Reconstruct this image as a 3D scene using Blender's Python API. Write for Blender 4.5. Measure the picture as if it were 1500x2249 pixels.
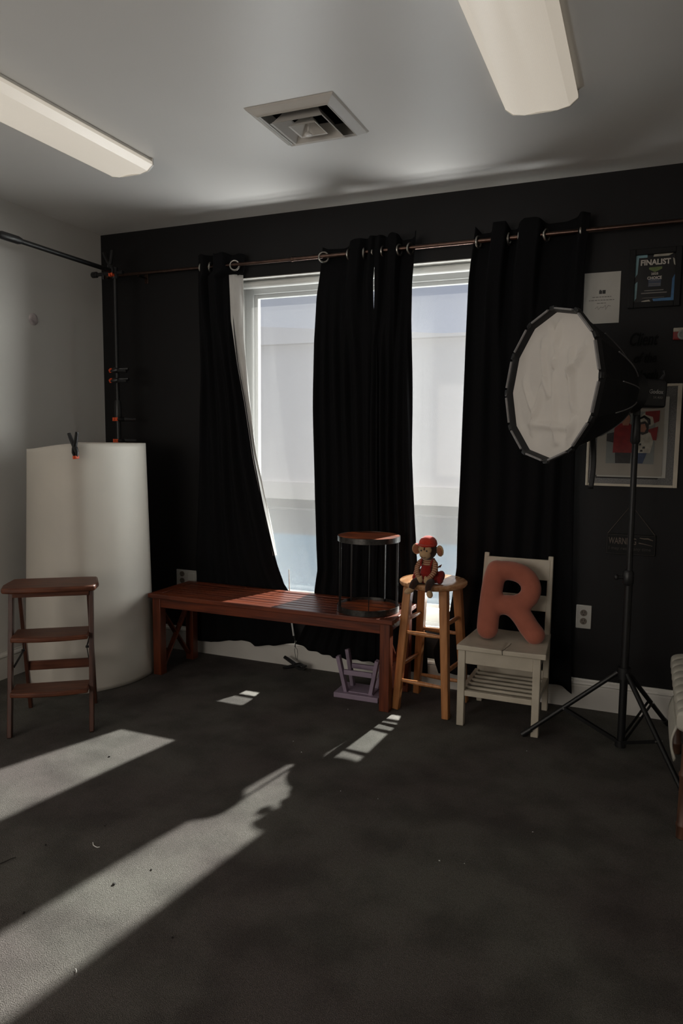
import bpy, bmesh, math, random
from mathutils import Vector, Matrix, Euler, noise
PI = math.pi
random.seed(7)
sc = bpy.context.scene
for o in list(bpy.data.objects): bpy.data.objects.remove(o)

# ------------------------------------------------------------------ camera
FPX, YAW, PITCH, ROLL = 1587.065, -0.3984098, 0.1045068, -0.0088596
CAM = Vector((3.238987, -3.743691, 1.356766))
cy, sy, cp, sp = math.cos(YAW), math.sin(YAW), math.cos(PITCH), math.sin(PITCH)
c_f = Vector((sy*cp, cy*cp, -sp)); c_r = Vector((cy, -sy, 0)); c_d = c_f.cross(c_r)
c_r, c_d = math.cos(ROLL)*c_r + math.sin(ROLL)*c_d, math.cos(ROLL)*c_d - math.sin(ROLL)*c_r
cam_d = bpy.data.cameras.new('camera'); cam = bpy.data.objects.new('camera', cam_d)
sc.collection.objects.link(cam)
cam.matrix_world = Matrix(((c_r.x, -c_d.x, -c_f.x, CAM.x), (c_r.y, -c_d.y, -c_f.y, CAM.y), (c_r.z, -c_d.z, -c_f.z, CAM.z), (0, 0, 0, 1)))
cam_d.sensor_fit = 'VERTICAL'; cam_d.sensor_height = 36.0; cam_d.lens = FPX/2249*36.0
cam_d.clip_start = 0.05; cam_d.clip_end = 200
sc.camera = cam

def at(px, py, axis, val):
    """measured photo point -> room point on the plane where coordinate `axis` equals val"""
    d = c_r*(px-750) + c_d*(py-1124.5) + c_f*FPX
    t = (val-CAM[axis])/d[axis]
    return CAM + d*t

# ------------------------------------------------------------------ view, world, lights
sc.view_settings.view_transform = 'Standard'; sc.view_settings.look = 'None'
sc.view_settings.gamma = 1.0; sc.view_settings.use_curve_mapping = False
sc.view_settings.exposure = 0.0
w = bpy.data.worlds.new('World'); sc.world = w; w.use_nodes = True
nt = w.node_tree; nt.nodes.clear()
wo = nt.nodes.new('ShaderNodeOutputWorld'); bg = nt.nodes.new('ShaderNodeBackground')
tc = nt.nodes.new('ShaderNodeTexCoord'); nz = nt.nodes.new('ShaderNodeTexNoise'); cr = nt.nodes.new('ShaderNodeValToRGB')
nz.inputs['Scale'].default_value = 2.2; nz.inputs['Detail'].default_value = 4
cr.color_ramp.elements[0].position = .35; cr.color_ramp.elements[0].color = (.48, .56, .86, 1)
cr.color_ramp.elements[1].position = .7; cr.color_ramp.elements[1].color = (.80, .82, .92, 1)
nt.links.new(tc.outputs['Generated'], nz.inputs['Vector']); nt.links.new(nz.outputs['Fac'], cr.inputs['Fac'])
nt.links.new(cr.outputs['Color'], bg.inputs['Color']); bg.inputs['Strength'].default_value = .95
nt.links.new(bg.outputs[0], wo.inputs['Surface'])

def lamp(name, kind, loc, direction, energy, color, **kw):
    l = bpy.data.lights.new(name, kind); l.energy = energy; l.color = color
    for k, v in kw.items(): setattr(l, k, v)
    o = bpy.data.objects.new(name, l); sc.collection.objects.link(o); o.location = loc
    o.rotation_euler = Vector(direction).to_track_quat('-Z', 'Y').to_euler(); return o
SUN_DIR = (-.172, -1, -.69)
lamp('sun', 'SUN', (2, 6, 6), SUN_DIR, 37.0, (1.0, .97, .93), angle=math.radians(1.1))
# added warm fill lamp behind the photographer, standing in for unseen room light
lamp('rear_fill_light', 'AREA', (1.3, -6.55, 1.45), (0.05, 1, -.03), 42, (1.0, .90, .77), shape='RECTANGLE', size=1.9, size_y=1.35)

# added lamp outside below the sill, standing in for sunlight bounced to the ceiling
lamp('ground_bounce_light', 'AREA', (1.9, 1.2, -.15), (0, -.78, 1), 225, (1.0, .97, .97), shape='RECTANGLE', size=3.2, size_y=1.1, spread=math.radians(115))
# added lamp outside right, standing in for oblique daylight towards the left wall
lamp('oblique_daylight', 'AREA', (8.2, 6.0, 1.7), (-7.0, -6.0, -.3), 2700, (1.0, .98, .95), shape='RECTANGLE', size=4.5, size_y=3.0)
# added fill lamp for light from the left, in an unseen made-up window
lamp('side_fill_light', 'AREA', (.03, -4.0, 1.45), (1, .30, -.20), 17, (1.0, .90, .78), shape='RECTANGLE', size=1.3, size_y=1.3)

# ------------------------------------------------------------------ materials
def mat(name, col, rough=.6, metal=0., var=0., scale=20., stretch=(1, 1, 1), bump=0., bscale=None, col2=None, spec=.5, sheen=0., emit=None, estr=0., dist=.02, detail=4.):
    m = bpy.data.materials.new(name); m.use_nodes = True; n = m.node_tree; b = n.nodes['Principled BSDF']
    b.inputs['Base Color'].default_value = (*col, 1); b.inputs['Roughness'].default_value = rough; b.inputs['Metallic'].default_value = metal
    b.inputs['Specular IOR Level'].default_value = spec
    if sheen: b.inputs['Sheen Weight'].default_value = sheen
    if emit: b.inputs['Emission Color'].default_value = (*emit, 1); b.inputs['Emission Strength'].default_value = estr
    t = n.nodes.new('ShaderNodeTexCoord'); mp = n.nodes.new('ShaderNodeMapping'); mp.inputs['Scale'].default_value = stretch
    n.links.new(t.outputs['Object'], mp.inputs['Vector'])
    nz = n.nodes.new('ShaderNodeTexNoise'); nz.inputs['Scale'].default_value = scale; nz.inputs['Detail'].default_value = detail
    n.links.new(mp.outputs[0], nz.inputs['Vector'])
    r = n.nodes.new('ShaderNodeValToRGB'); c2 = col2 or tuple(c*(1-var) for c in col)
    r.color_ramp.elements[0].position = .35; r.color_ramp.elements[1].position = .65
    r.color_ramp.elements[0].color = (*c2, 1); r.color_ramp.elements[1].color = (*col, 1)
    n.links.new(nz.outputs['Fac'], r.inputs['Fac']); n.links.new(r.outputs[0], b.inputs['Base Color'])
    if bump:
        n2 = n.nodes.new('ShaderNodeTexNoise'); n2.inputs['Scale'].default_value = bscale or scale; n2.inputs['Detail'].default_value = 3
        n.links.new(mp.outputs[0], n2.inputs['Vector'])
        bm_ = n.nodes.new('ShaderNodeBump'); bm_.inputs['Strength'].default_value = bump; bm_.inputs['Distance'].default_value = dist
        n.links.new(n2.outputs['Fac'], bm_.inputs['Height']); n.links.new(bm_.outputs[0], b.inputs['Normal'])
    return m
M = {}
M['dark_wall'] = mat('dark_wall_paint', (.0042, .0038, .0042), .6, spec=.28, var=.12, scale=6, bump=.15, bscale=160, dist=.002)
M['white_wall'] = mat('white_wall_paint', (.60, .585, .555), .85, var=.04, scale=3, bump=.1, bscale=150, dist=.002)
M['ceiling'] = mat('ceiling_paint', (.74, .725, .70), .38, var=.03, scale=2, bump=.1, bscale=120, dist=.002, spec=.6)
M['trim'] = mat('white_trim_paint', (.62, .60, .56), .4, var=.05, scale=8)
M['vinyl'] = mat('white_window_vinyl', (.62, .62, .60), .45, var=.03, scale=8)
M['curtain'] = mat('black_curtain_fabric', (.0075, .0075, .0085), .95, var=.25, scale=300, bump=.2, bscale=500, dist=.001, spec=.1)
M['lining'] = mat('white_curtain_lining', (.62, .61, .59), .85, var=.1, scale=30, stretch=(1, 1, .2), bump=.3, bscale=25, dist=.01)
M['rod'] = mat('bronze_rod_metal', (.12, .075, .06), .3, 1., var=.3, scale=30)
M['grommet'] = mat('pewter_grommet_metal', (.45, .43, .39), .35, 1., var=.2, scale=60)
M['blackmetal'] = mat('black_powder_coat', (.006, .006, .0065), .45, .1, var=.3, scale=60)
M['blackplastic'] = mat('black_plastic', (.010, .010, .011), .42, var=.3, scale=60)
M['orange'] = mat('orange_rubber', (.75, .09, .02), .6, var=.15, scale=60)
M['steel'] = mat('steel_pin', (.6, .6, .6), .3, 1., var=.2, scale=60)
M['bench'] = mat('reddish_hardwood', (.17, .036, .012), .34, var=.0, col2=(.075, .016, .007), scale=7, stretch=(.6, 9, 9), bump=.08, bscale=20, dist=.003)
M['benchleg'] = mat('reddish_hardwood_upright', (.16, .036, .012), .38, var=.0, col2=(.075, .016, .007), scale=7, stretch=(9, 9, .6), bump=.08, bscale=20, dist=.003)
M['walnutleg'] = mat('walnut_leg_wood', (.075, .026, .015), .38, col2=(.04, .014, .009), scale=6, stretch=(9, 9, .8), bump=.06, bscale=18, dist=.003)
M['walnut'] = mat('walnut_step_wood', (.135, .044, .021), .45, spec=.3, col2=(.07, .022, .011), scale=6, stretch=(1.2, 9, 9), bump=.06, bscale=18, dist=.003)
M['pine'] = mat('varnished_beech', (.50, .225, .085), .30, col2=(.36, .145, .05), scale=7, stretch=(9, 9, .8), bump=.05, bscale=20, dist=.003)
M['pine_top'] = mat('varnished_beech_seat', (.62, .36, .20), .20, col2=(.36, .16, .07), scale=6, stretch=(8, 1, 8), bump=.04, bscale=20, dist=.003)
M['drumwood'] = mat('burnt_orange_wood', (.30, .065, .016), .38, col2=(.05, .012, .006), scale=3.5, stretch=(1.5, 7, 3), bump=.06, bscale=18, dist=.003)
M['drummetal'] = mat('dark_hammered_steel', (.10, .095, .09), .32, .9, var=.4, scale=60)
M['chair'] = mat('worn_white_paint', (.53, .475, .385), .5, col2=(.45, .40, .32), scale=10, bump=.1, bscale=30, dist=.003)
M['lilac'] = mat('lilac_paint', (.30, .23, .31), .55, var=.15, scale=12)
M['rpillow'] = mat('terracotta_cotton', (.38, .120, .078), .92, var=.12, scale=20, bump=.4, bscale=420, dist=.002, sheen=.3, spec=.2)
M['paper'] = mat('white_backdrop_vinyl', (.58, .54, .48), .55, col2=(.53, .50, .45), scale=3, bump=.06, bscale=5, dist=.02)
M['softface'] = mat('white_diffusion_cloth', (.66, .62, .575), .8, var=.05, scale=8, bump=.4, bscale=7, dist=.02)
M['softshell'] = mat('black_nylon', (.011, .011, .012), .55, var=.3, scale=40, bump=.2, bscale=30, dist=.004, spec=.35)
M['silver'] = mat('grey_rib_tape', (.26, .25, .25), .5, var=.2, scale=40)
M['carpad'] = mat('cream_quilted_vinyl', (.45, .43, .37), .5, var=.1, scale=20, bump=.3, bscale=30, dist=.004)
M['rattan'] = mat('brown_rattan', (.12, .055, .03), .45, col2=(.05, .022, .012), scale=8, stretch=(6, 6, 1))
M['outlet'] = mat('outlet_plastic', (.42, .41, .38), .4, var=.05, scale=30)
M['slot'] = mat('dark_slot', (.02, .018, .016), .7, var=.2, scale=30)
M['outletface'] = mat('outlet_face', (.13, .105, .085), .5, var=.1, scale=30)
M['printwhite'] = mat('card_paper', (.40, .385, .35), .75, var=.03, scale=30)
M['ink'] = mat('black_ink', (.02, .02, .02), .7, var=.1, scale=60)
M['greyink'] = mat('grey_ink', (.14, .13, .12), .7, var=.1, scale=60)
M['blacksign'] = mat('black_sign_board', (.0035, .0035, .0035), .6, spec=.25, var=.3, scale=40)
M['brownink'] = mat('brown_sign_lettering', (.13, .10, .08), .7, var=.2, scale=80)
M['glossblack'] = mat('black_certificate', (.004, .004, .005), .2, var=.2, scale=20)
M['teal'] = mat('teal_print', (.16, .30, .34), .35, var=.2, scale=30)
M['blueprint'] = mat('blue_print', (.03, .13, .28), .35, var=.3, scale=30)
M['green'] = mat('green_print', (.10, .14, .03), .4, var=.3, scale=30)
M['navy'] = mat('navy_print', (.01, .02, .05), .4, var=.2, scale=30)
M['cream'] = mat('cream_print', (.36, .33, .27), .5, var=.3, scale=40)
M['redprint'] = mat('red_print', (.20, .008, .008), .5, var=.3, scale=40)
M['skin'] = mat('skin_print', (.30, .14, .09), .6, var=.2, scale=60)
M['jeans'] = mat('denim_print', (.035, .055, .11), .6, var=.3, scale=60)
M['darkprint'] = mat('charcoal_print', (.03, .028, .028), .6, var=.3, scale=60)
M['greyprint'] = mat('grey_print', (.17, .18, .17), .6, var=.1, scale=10)
M['mountboard'] = mat('mount_board', (.27, .245, .21), .7, var=.05, scale=10)
M['mfur'] = mat('dark_brown_plush', (.045, .018, .013), .95, var=.4, scale=150, bump=.5, bscale=300, dist=.002, sheen=.3, spec=.1)
M['mface'] = mat('tan_plush', (.48, .31, .17), .95, var=.15, scale=150, bump=.4, bscale=300, dist=.001, sheen=.3, spec=.1)
M['mear'] = mat('rust_ear_plush', (.32, .12, .06), .95, var=.2, scale=100, sheen=.3, spec=.1)
M['mcap'] = mat('bright_red_felt', (.50, .045, .025), .9, var=.2, scale=120, sheen=.3, spec=.1)
M['mred'] = mat('red_felt', (.27, .018, .014), .9, var=.25, scale=120, bump=.3, bscale=250, dist=.001, sheen=.3, spec=.1)
M['gum'] = mat('pale_spackle', (.60, .54, .54), .8, col2=(.34, .29, .29), scale=30)
M['lint'] = mat('pale_lint', (.7, .7, .68), .9, var=.1, scale=60)
M['twig'] = mat('dark_crumb', (.015, .012, .01), .9, var=.1, scale=60)
M['duct'] = mat('duct_black', (.012, .011, .010), .5, .3, var=.4, scale=20)
M['vent'] = mat('vent_enamel', (.56, .53, .49), .38, var=.05, scale=10)
M['housing'] = mat('fixture_enamel', (.75, .73, .69), .4, var=.03, scale=10)

def carpet():
    m = bpy.data.materials.new('grey_carpet'); m.use_nodes = True; n = m.node_tree; b = n.nodes['Principled BSDF']
    b.inputs['Roughness'].default_value = .95; b.inputs['Specular IOR Level'].default_value = .1
    t = n.nodes.new('ShaderNodeTexCoord')
    def nz(s, d, **k):
        x = n.nodes.new('ShaderNodeTexNoise'); x.inputs['Scale'].default_value = s; x.inputs['Detail'].default_value = d
        n.links.new(t.outputs['Object'], x.inputs['Vector']); return x
    def ramp(src, p0, c0, p1, c1):
        r = n.nodes.new('ShaderNodeValToRGB'); e = r.color_ramp.elements
        e[0].position = p0; e[0].color = (*c0, 1); e[1].position = p1; e[1].color = (*c1, 1); n.links.new(src.outputs['Fac'], r.inputs['Fac']); return r
    def mul(a, c):
        x = n.nodes.new('ShaderNodeMix'); x.data_type = 'RGBA'; x.blend_type = 'MULTIPLY'; x.inputs[0].default_value = 1
        n.links.new(a, x.inputs[6]); n.links.new(c, x.inputs[7]); return x.outputs[2]
    big = ramp(nz(1.5, 5), .38, (.138, .132, .117), .62, (.108, .094, .088))
    soil = ramp(nz(5, 6), .36, (.70, .70, .70), .58, (1, 1, 1))
    fine = ramp(nz(420, 2), .32, (.50, .50, .50), .68, (1.25, 1.25, 1.25))
    mid = ramp(nz(120, 3), .3, (.85, .85, .85), .7, (1.08, 1.08, 1.08))
    n.links.new(mul(mul(mul(big.outputs[0], soil.outputs[0]), fine.outputs[0]), mid.outputs[0]), b.inputs['Base Color'])
    bp = n.nodes.new('ShaderNodeBump'); bp.inputs['Strength'].default_value = .9; bp.inputs['Distance'].default_value = .006
    n.links.new(nz(330, 3).outputs['Fac'], bp.inputs['Height']); n.links.new(bp.outputs[0], b.inputs['Normal'])
    return m
M['carpet'] = carpet()

def stripes():
    m = bpy.data.materials.new('striped_plush'); m.use_nodes = True; n = m.node_tree; b = n.nodes['Principled BSDF']
    b.inputs['Roughness'].default_value = .95; b.inputs['Specular IOR Level'].default_value = .1
    uv = n.nodes.new('ShaderNodeUVMap'); s = n.nodes.new('ShaderNodeSeparateXYZ'); n.links.new(uv.outputs[0], s.inputs[0])
    mth = n.nodes.new('ShaderNodeMath'); mth.operation = 'FRACT'; n.links.new(s.outputs['Y'], mth.inputs[0])
    r = n.nodes.new('ShaderNodeValToRGB'); r.color_ramp.interpolation = 'CONSTANT'; e = r.color_ramp.elements
    e[0].color = (.22, .07, .05, 1); e[1].position = .5; e[1].color = (.46, .30, .18, 1)
    n.links.new(mth.outputs[0], r.inputs['Fac']); n.links.new(r.outputs[0], b.inputs['Base Color']); return m
M['stripes'] = stripes()

def glitter():
    m = mat('silver_glitter', (.16, .155, .15), .4, .3, col2=(.07, .07, .07), scale=260)
    n = m.node_tree; b = n.nodes['Principled BSDF']
    v = n.nodes.new('ShaderNodeTexVoronoi'); v.inputs['Scale'].default_value = 420
    t = n.nodes.new('ShaderNodeTexCoord'); n.links.new(t.outputs['Object'], v.inputs['Vector'])
    bp = n.nodes.new('ShaderNodeBump'); bp.inputs['Strength'].default_value = 1; bp.inputs['Distance'].default_value = .004
    n.links.new(v.outputs['Color'], bp.inputs['Height']); n.links.new(bp.outputs[0], b.inputs['Normal']); return m
M['glitter'] = glitter()

def glass():
    m = bpy.data.materials.new('clear_window_glass'); m.use_nodes = True; n = m.node_tree; n.nodes.clear()
    o = n.nodes.new('ShaderNodeOutputMaterial'); mx = n.nodes.new('ShaderNodeMixShader'); tr = n.nodes.new('ShaderNodeBsdfTransparent')
    gl = n.nodes.new('ShaderNodeBsdfGlossy'); gl.inputs['Roughness'].default_value = .02; tr.inputs['Color'].default_value = (.96, .98, .97, 1)
    mx.inputs[0].default_value = .05
    n.links.new(tr.outputs[0], mx.inputs[1]); n.links.new(gl.outputs[0], mx.inputs[2]); n.links.new(mx.outputs[0], o.inputs['Surface']); return m
M['glass'] = glass()

def shade():
    """woven solar screen: holes let part of the light straight through, the yarn scatters the rest"""
    m = bpy.data.materials.new('sheer_screen_weave'); m.use_nodes = True; n = m.node_tree; n.nodes.clear()
    o = n.nodes.new('ShaderNodeOutputMaterial'); tr = n.nodes.new('ShaderNodeBsdfTransparent')
    tl = n.nodes.new('ShaderNodeBsdfTranslucent'); df = n.nodes.new('ShaderNodeBsdfDiffuse')
    t = n.nodes.new('ShaderNodeTexCoord'); nz = n.nodes.new('ShaderNodeTexNoise'); nz.inputs['Scale'].default_value = 1.5
    n.links.new(t.outputs['Object'], nz.inputs['Vector'])
    r = n.nodes.new('ShaderNodeValToRGB'); r.color_ramp.elements[0].color = (.0135, .0131, .0128, 1); r.color_ramp.elements[1].color = (.0160, .0155, .0151, 1)
    n.links.new(nz.outputs['Fac'], r.inputs['Fac']); n.links.new(r.outputs[0], tl.inputs['Color'])
    df.inputs['Color'].default_value = (.10, .10, .10, 1)
    a = n.nodes.new('ShaderNodeAddShader'); n.links.new(tl.outputs[0], a.inputs[0]); n.links.new(df.outputs[0], a.inputs[1])
    tr.inputs['Color'].default_value = (.43, .43, .43, 1)
    a2 = n.nodes.new('ShaderNodeAddShader'); n.links.new(a.outputs[0], a2.inputs[0]); n.links.new(tr.outputs[0], a2.inputs[1])
    n.links.new(a2.outputs[0], o.inputs['Surface']); return m
M['shade'] = shade()

def diffuser():
    m = mat('prismatic_diffuser', (.80, .77, .72), .35, var=.0, emit=(1.0, .88, .72), estr=.36)
    n = m.node_tree; b = n.nodes['Principled BSDF']
    t = n.nodes.new('ShaderNodeTexCoord'); mp = n.nodes.new('ShaderNodeMapping'); mp.inputs['Rotation'].default_value = (0, 0, PI/4)
    n.links.new(t.outputs['Object'], mp.inputs['Vector'])
    ck = n.nodes.new('ShaderNodeTexChecker'); ck.inputs['Scale'].default_value = 260; n.links.new(mp.outputs[0], ck.inputs['Vector'])
    bp = n.nodes.new('ShaderNodeBump'); bp.inputs['Strength'].default_value = .5; bp.inputs['Distance'].default_value = .002
    n.links.new(ck.outputs['Fac'], bp.inputs['Height']); n.links.new(bp.outputs[0], b.inputs['Normal']); return m
M['diffuser'] = diffuser()
M['facade'] = mat('pale_stucco', (.93, .85, .81), .9, var=.03, scale=2)
M['facade_base'] = mat('cream_plinth', (.97, .88, .78), .9, var=.03, scale=2)
M['asphalt'] = mat('bluish_pavement', (.004, .032, .060), 1., var=.08, scale=.6, spec=.0)
M['asphalt2'] = mat('greyer_pavement', (.020, .034, .048), 1., var=.08, scale=1, spec=.0)
M['kerb'] = mat('pale_kerb', (.09, .10, .12), .9, var=.08, scale=2)

# ------------------------------------------------------------------ mesh builder
class MB:
    def __init__(s): s.v = []; s.f = []; s.uv = {}
    def add(s, vs, fs):
        b = len(s.v); s.v += [Vector(x) for x in vs]; s.f += [tuple(b+i for i in f) for f in fs]; return s
    def box(s, lo, hi, rot=None, piv=None):
        x0, y0, z0 = lo; x1, y1, z1 = hi
        vs = [Vector(p) for p in ((x0, y0, z0), (x1, y0, z0), (x1, y1, z0), (x0, y1, z0), (x0, y0, z1), (x1, y0, z1), (x1, y1, z1), (x0, y1, z1))]
        if rot is not None:
            pv = Vector(piv) if piv is not None else (Vector(lo)+Vector(hi))/2
            vs = [pv + rot @ (v-pv) for v in vs]
        return s.add(vs, [(3, 2, 1, 0), (4, 5, 6, 7), (0, 1, 5, 4), (1, 2, 6, 5), (2, 3, 7, 6), (3, 0, 4, 7)])
    def bar(s, a, b, w, h, up=(0, 0, 1), w2=None, h2=None):
        a, b = Vector(a), Vector(b); d = (b-a).normalized(); up = Vector(up)
        if abs(d.dot(up)) > .98: up = Vector((0, 1, 0))
        x = d.cross(up).normalized(); y = x.cross(d).normalized(); w2 = w2 or w; h2 = h2 or h
        vs = [p + x*sx*ww/2 + y*sy_*hh/2 for p, ww, hh in ((a, w, h), (b, w2, h2)) for sx, sy_ in ((-1, -1), (1, -1), (1, 1), (-1, 1))]
        return s.add(vs, [(3, 2, 1, 0), (4, 5, 6, 7), (0, 1, 5, 4), (1, 2, 6, 5), (2, 3, 7, 6), (3, 0, 4, 7)])
    def tube(s, pts, r, n=12, cap=True, flat=1.0, closed=False, up=(0, 0, 1), uvlen=None):
        pts = [Vector(p) for p in pts]; m = len(pts); rs = r if isinstance(r, (list, tuple)) else [r]*m
        base = len(s.v); px_ = None
        for i, p in enumerate(pts):
            if closed: d = pts[(i+1) % m]-pts[i-1]
            else: d = pts[min(i+1, m-1)]-pts[max(i-1, 0)]
            d.normalize(); u = Vector(up)
            if px_ is None:
                if abs(d.dot(u)) > .95: u = Vector((0, 1, 0))
                x = d.cross(u).normalized()
            else: x = (px_-d*px_.dot(d)).normalized()
            px_ = x; y = x.cross(d)
            for k in range(n):
                a = 2*PI*k/n; s.v.append(p + x*math.cos(a)*rs[i] + y*math.sin(a)*rs[i]*flat)
        rng = m if closed else m-1
        for i in range(rng):
            for k in range(n):
                k2 = (k+1) % n; j = (i+1) % m
                s.f.append((base+i*n+k, base+i*n+k2, base+j*n+k2, base+j*n+k))
                if uvlen: s.uv[len(s.f)-1] = [(0, i*uvlen), (1, i*uvlen), (1, (i+1)*uvlen), (0, (i+1)*uvlen)]
        if cap and not closed:
            s.f.append(tuple(base+k for k in range(n))[::-1]); s.f.append(tuple(base+(m-1)*n+k for k in range(n)))
        return s
    def lathe(s, prof, o=(0, 0, 0), n=32, rot=None, cap=True, uvs=None):
        o = Vector(o); base = len(s.v); m = len(prof)
        for r, z in prof:
            for k in range(n):
                a = 2*PI*k/n; p = Vector((r*math.cos(a), r*math.sin(a), z)); s.v.append(o + (rot @ p if rot else p))
        for i in range(m-1):
            for k in range(n):
                k2 = (k+1) % n; s.f.append((base+i*n+k, base+i*n+k2, base+(i+1)*n+k2, base+(i+1)*n+k))
                if uvs: s.uv[len(s.f)-1] = [(0, uvs[i]), (1, uvs[i]), (1, uvs[i+1]), (0, uvs[i+1])]
        if cap:
            s.f.append(tuple(base+k for k in range(n))[::-1]); s.f.append(tuple(base+(m-1)*n+k for k in range(n)))
        return s
    def ell(s, c, r, rot=None, n=20, m=12):
        rx, ry, rz = (r, r, r) if isinstance(r, (int, float)) else r; c = Vector(c); base = len(s.v)
        for i in range(1, m):
            t = PI*i/m
            for k in range(n):
                a = 2*PI*k/n; p = Vector((rx*math.sin(t)*math.cos(a), ry*math.sin(t)*math.sin(a), rz*math.cos(t))); s.v.append(c + (rot @ p if rot else p))
        top = len(s.v); pt = Vector((0, 0, rz)); s.v.append(c + (rot @ pt if rot else pt)); pt = Vector((0, 0, -rz)); s.v.append(c + (rot @ pt if rot else pt))
        for i in range(m-2):
            for k in range(n):
                k2 = (k+1) % n; s.f.append((base+i*n+k, base+(i+1)*n+k, base+(i+1)*n+k2, base+i*n+k2))
        for k in range(n):
            k2 = (k+1) % n; s.f.append((top, base+k, base+k2)); s.f.append((top+1, base+(m-2)*n+k2, base+(m-2)*n+k))
        return s
    def grid(s, fn, nu, nv, closed_u=False):
        base = len(s.v); cu = nu if closed_u else nu+1
        for j in range(nv+1):
            for i in range(cu): s.v.append(Vector(fn(i/nu, j/nv)))
        for j in range(nv):
            for i in range(nu):
                i2 = (i+1) % cu; s.f.append((base+j*cu+i, base+j*cu+i2, base+(j+1)*cu+i2, base+(j+1)*cu+i))
        return s
    def prism(s, poly, axis, lo, hi):
        """extrude a polygon given in the two other axes along axis from lo to hi"""
        n = len(poly); vs = []
        for h in (lo, hi):
            for a, b in poly:
                vs.append({0: (h, a, b), 1: (a, h, b), 2: (a, b, h)}[axis])
        return s.add(vs, [tuple(range(n))[::-1], tuple(range(n, 2*n))] + [(i, (i+1) % n, n+(i+1) % n, n+i) for i in range(n)])
    def xf(s, mtx): s.v = [mtx @ v for v in s.v]; return s
    def build(s, name, material, parent=None, bevel=0., smooth=True, world=True, angle=40, fix=True):
        me = bpy.data.meshes.new(name)
        off = parent_world(parent) if (parent is not None and world) else None
        vs = [off @ v for v in s.v] if off is not None else s.v
        me.from_pydata([tuple(v) for v in vs], [], s.f)
        if s.uv:
            ul = me.uv_layers.new(name='UVMap')
            for fi, co in s.uv.items():
                for li, c in zip(me.polygons[fi].loop_indices, co): ul.data[li].uv = c
        if fix:
            b = bmesh.new(); b.from_mesh(me); bmesh.ops.recalc_face_normals(b, faces=b.faces); b.to_mesh(me); b.free()
        me.materials.append(M[material] if isinstance(material, str) else material)
        o = bpy.data.objects.new(name, me); sc.collection.objects.link(o)
        if parent is not None: o.parent = parent
        if smooth:
            for p in me.polygons: p.use_smooth = True
            me.set_sharp_from_angle(angle=math.radians(angle))
        if bevel:
            bv = o.modifiers.new('edge_softening', 'BEVEL'); bv.width = bevel; bv.segments = 2; bv.limit_method = 'ANGLE'; bv.angle_limit = math.radians(35)
        return o
def parent_world(p):
    m = Matrix.LocRotScale(p.location, p.rotation_euler, p.scale)
    q = p.parent
    while q is not None:
        m = Matrix.LocRotScale(q.location, q.rotation_euler, q.scale) @ m; q = q.parent
    return m.inverted()
def tag(o, label, cat, group=None, kind=None):
    o['label'] = label; o['category'] = cat
    if group: o['group'] = group
    if kind: o['kind'] = kind
    return o
def thing(name, label, cat, loc=(0, 0, 0), rotz=0, group=None):
    o = bpy.data.objects.new(name, None); o.empty_display_size = .05; sc.collection.objects.link(o)
    o.location = loc; o.rotation_euler = (0, 0, rotz); return tag(o, label, cat, group)
def struct(o, kind='structure'): o['kind'] = kind; return o
def copy_tree(o, parent=None):
    c = o.copy(); sc.collection.objects.link(c); c.parent = parent
    for ch in list(o.children): copy_tree(ch, c)
    return c
def text(name, body, size, origin, material, parent, xdir=(1, 0, 0), updir=(0, 0, 1), extr=.0006, shear=0., offset=0., align='LEFT', width=None):
    cu = bpy.data.curves.new(name, 'FONT'); cu.body = body; cu.size = size; cu.extrude = extr; cu.shear = shear; cu.offset = offset; cu.align_x = align
    cu.resolution_u = 3
    to = bpy.data.objects.new('tmp', cu); sc.collection.objects.link(to)
    dg = bpy.context.evaluated_depsgraph_get(); me = bpy.data.meshes.new_from_object(to.evaluated_get(dg))
    bpy.data.objects.remove(to); me.name = name
    X = Vector(xdir).normalized(); U = Vector(updir).normalized(); N = X.cross(U)
    xs = [v.co.x for v in me.vertices]; k = 1.
    if width and xs: k = width/(max(xs)-min(xs))
    inv = parent_world(parent); mtx = Matrix((( X.x, U.x, N.x, origin[0]), (X.y, U.y, N.y, origin[1]), (X.z, U.z, N.z, origin[2]), (0, 0, 0, 1)))
    for v in me.vertices: v.co = inv @ (mtx @ Vector((v.co.x*k, v.co.y, v.co.z)))
    me.materials.clear(); me.materials.append(M[material])
    o = bpy.data.objects.new(name, me); sc.collection.objects.link(o); o.parent = parent; return o
def lerp(a, b, t): return a+(b-a)*t
def interp(tab, x):
    tab = sorted(tab)
    if x <= tab[0][0]: return tab[0][1]
    for (x0, y0), (x1, y1) in zip(tab, tab[1:]):
        if x <= x1: return y0+(y1-y0)*(x-x0)/(x1-x0)
    return tab[-1][1]

# ------------------------------------------------------------------ room shell
CE = 2.6; XR = 5.0; YF = -6.6; T = .16
WX0, WX1, WZ0, WZ1 = .985, 2.87, .326, 2.262
struct(MB().box((-T, YF-T, -.1), (XR+T, T+.05, 0)).build('floor', 'carpet', smooth=False))
VX0, VX1, VY0, VY1 = 1.785, 2.095, -1.185, -.875
c = MB()
for lo, hi in (((-T, YF-T, CE), (VX0, T+.05, CE+.1)), ((VX1, YF-T, CE), (XR+T, T+.05, CE+.1)), ((VX0, YF-T, CE), (VX1, VY0, CE+.1)), ((VX0, VY1, CE), (VX1, T+.05, CE+.1))): c.box(lo, hi)
struct(c.build('ceiling', 'ceiling', smooth=False))
WT = .21
c = MB()
for lo, hi in (((-T, 0, 0), (WX0, WT, CE)), ((WX1, 0, 0), (XR+T, WT, CE)), ((WX0, 0, 0), (WX1, WT, WZ0)), ((WX0, 0, WZ1), (WX1, WT, CE))): c.box(lo, hi)
struct(c.build('wall_back', 'dark_wall', smooth=False))
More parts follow.
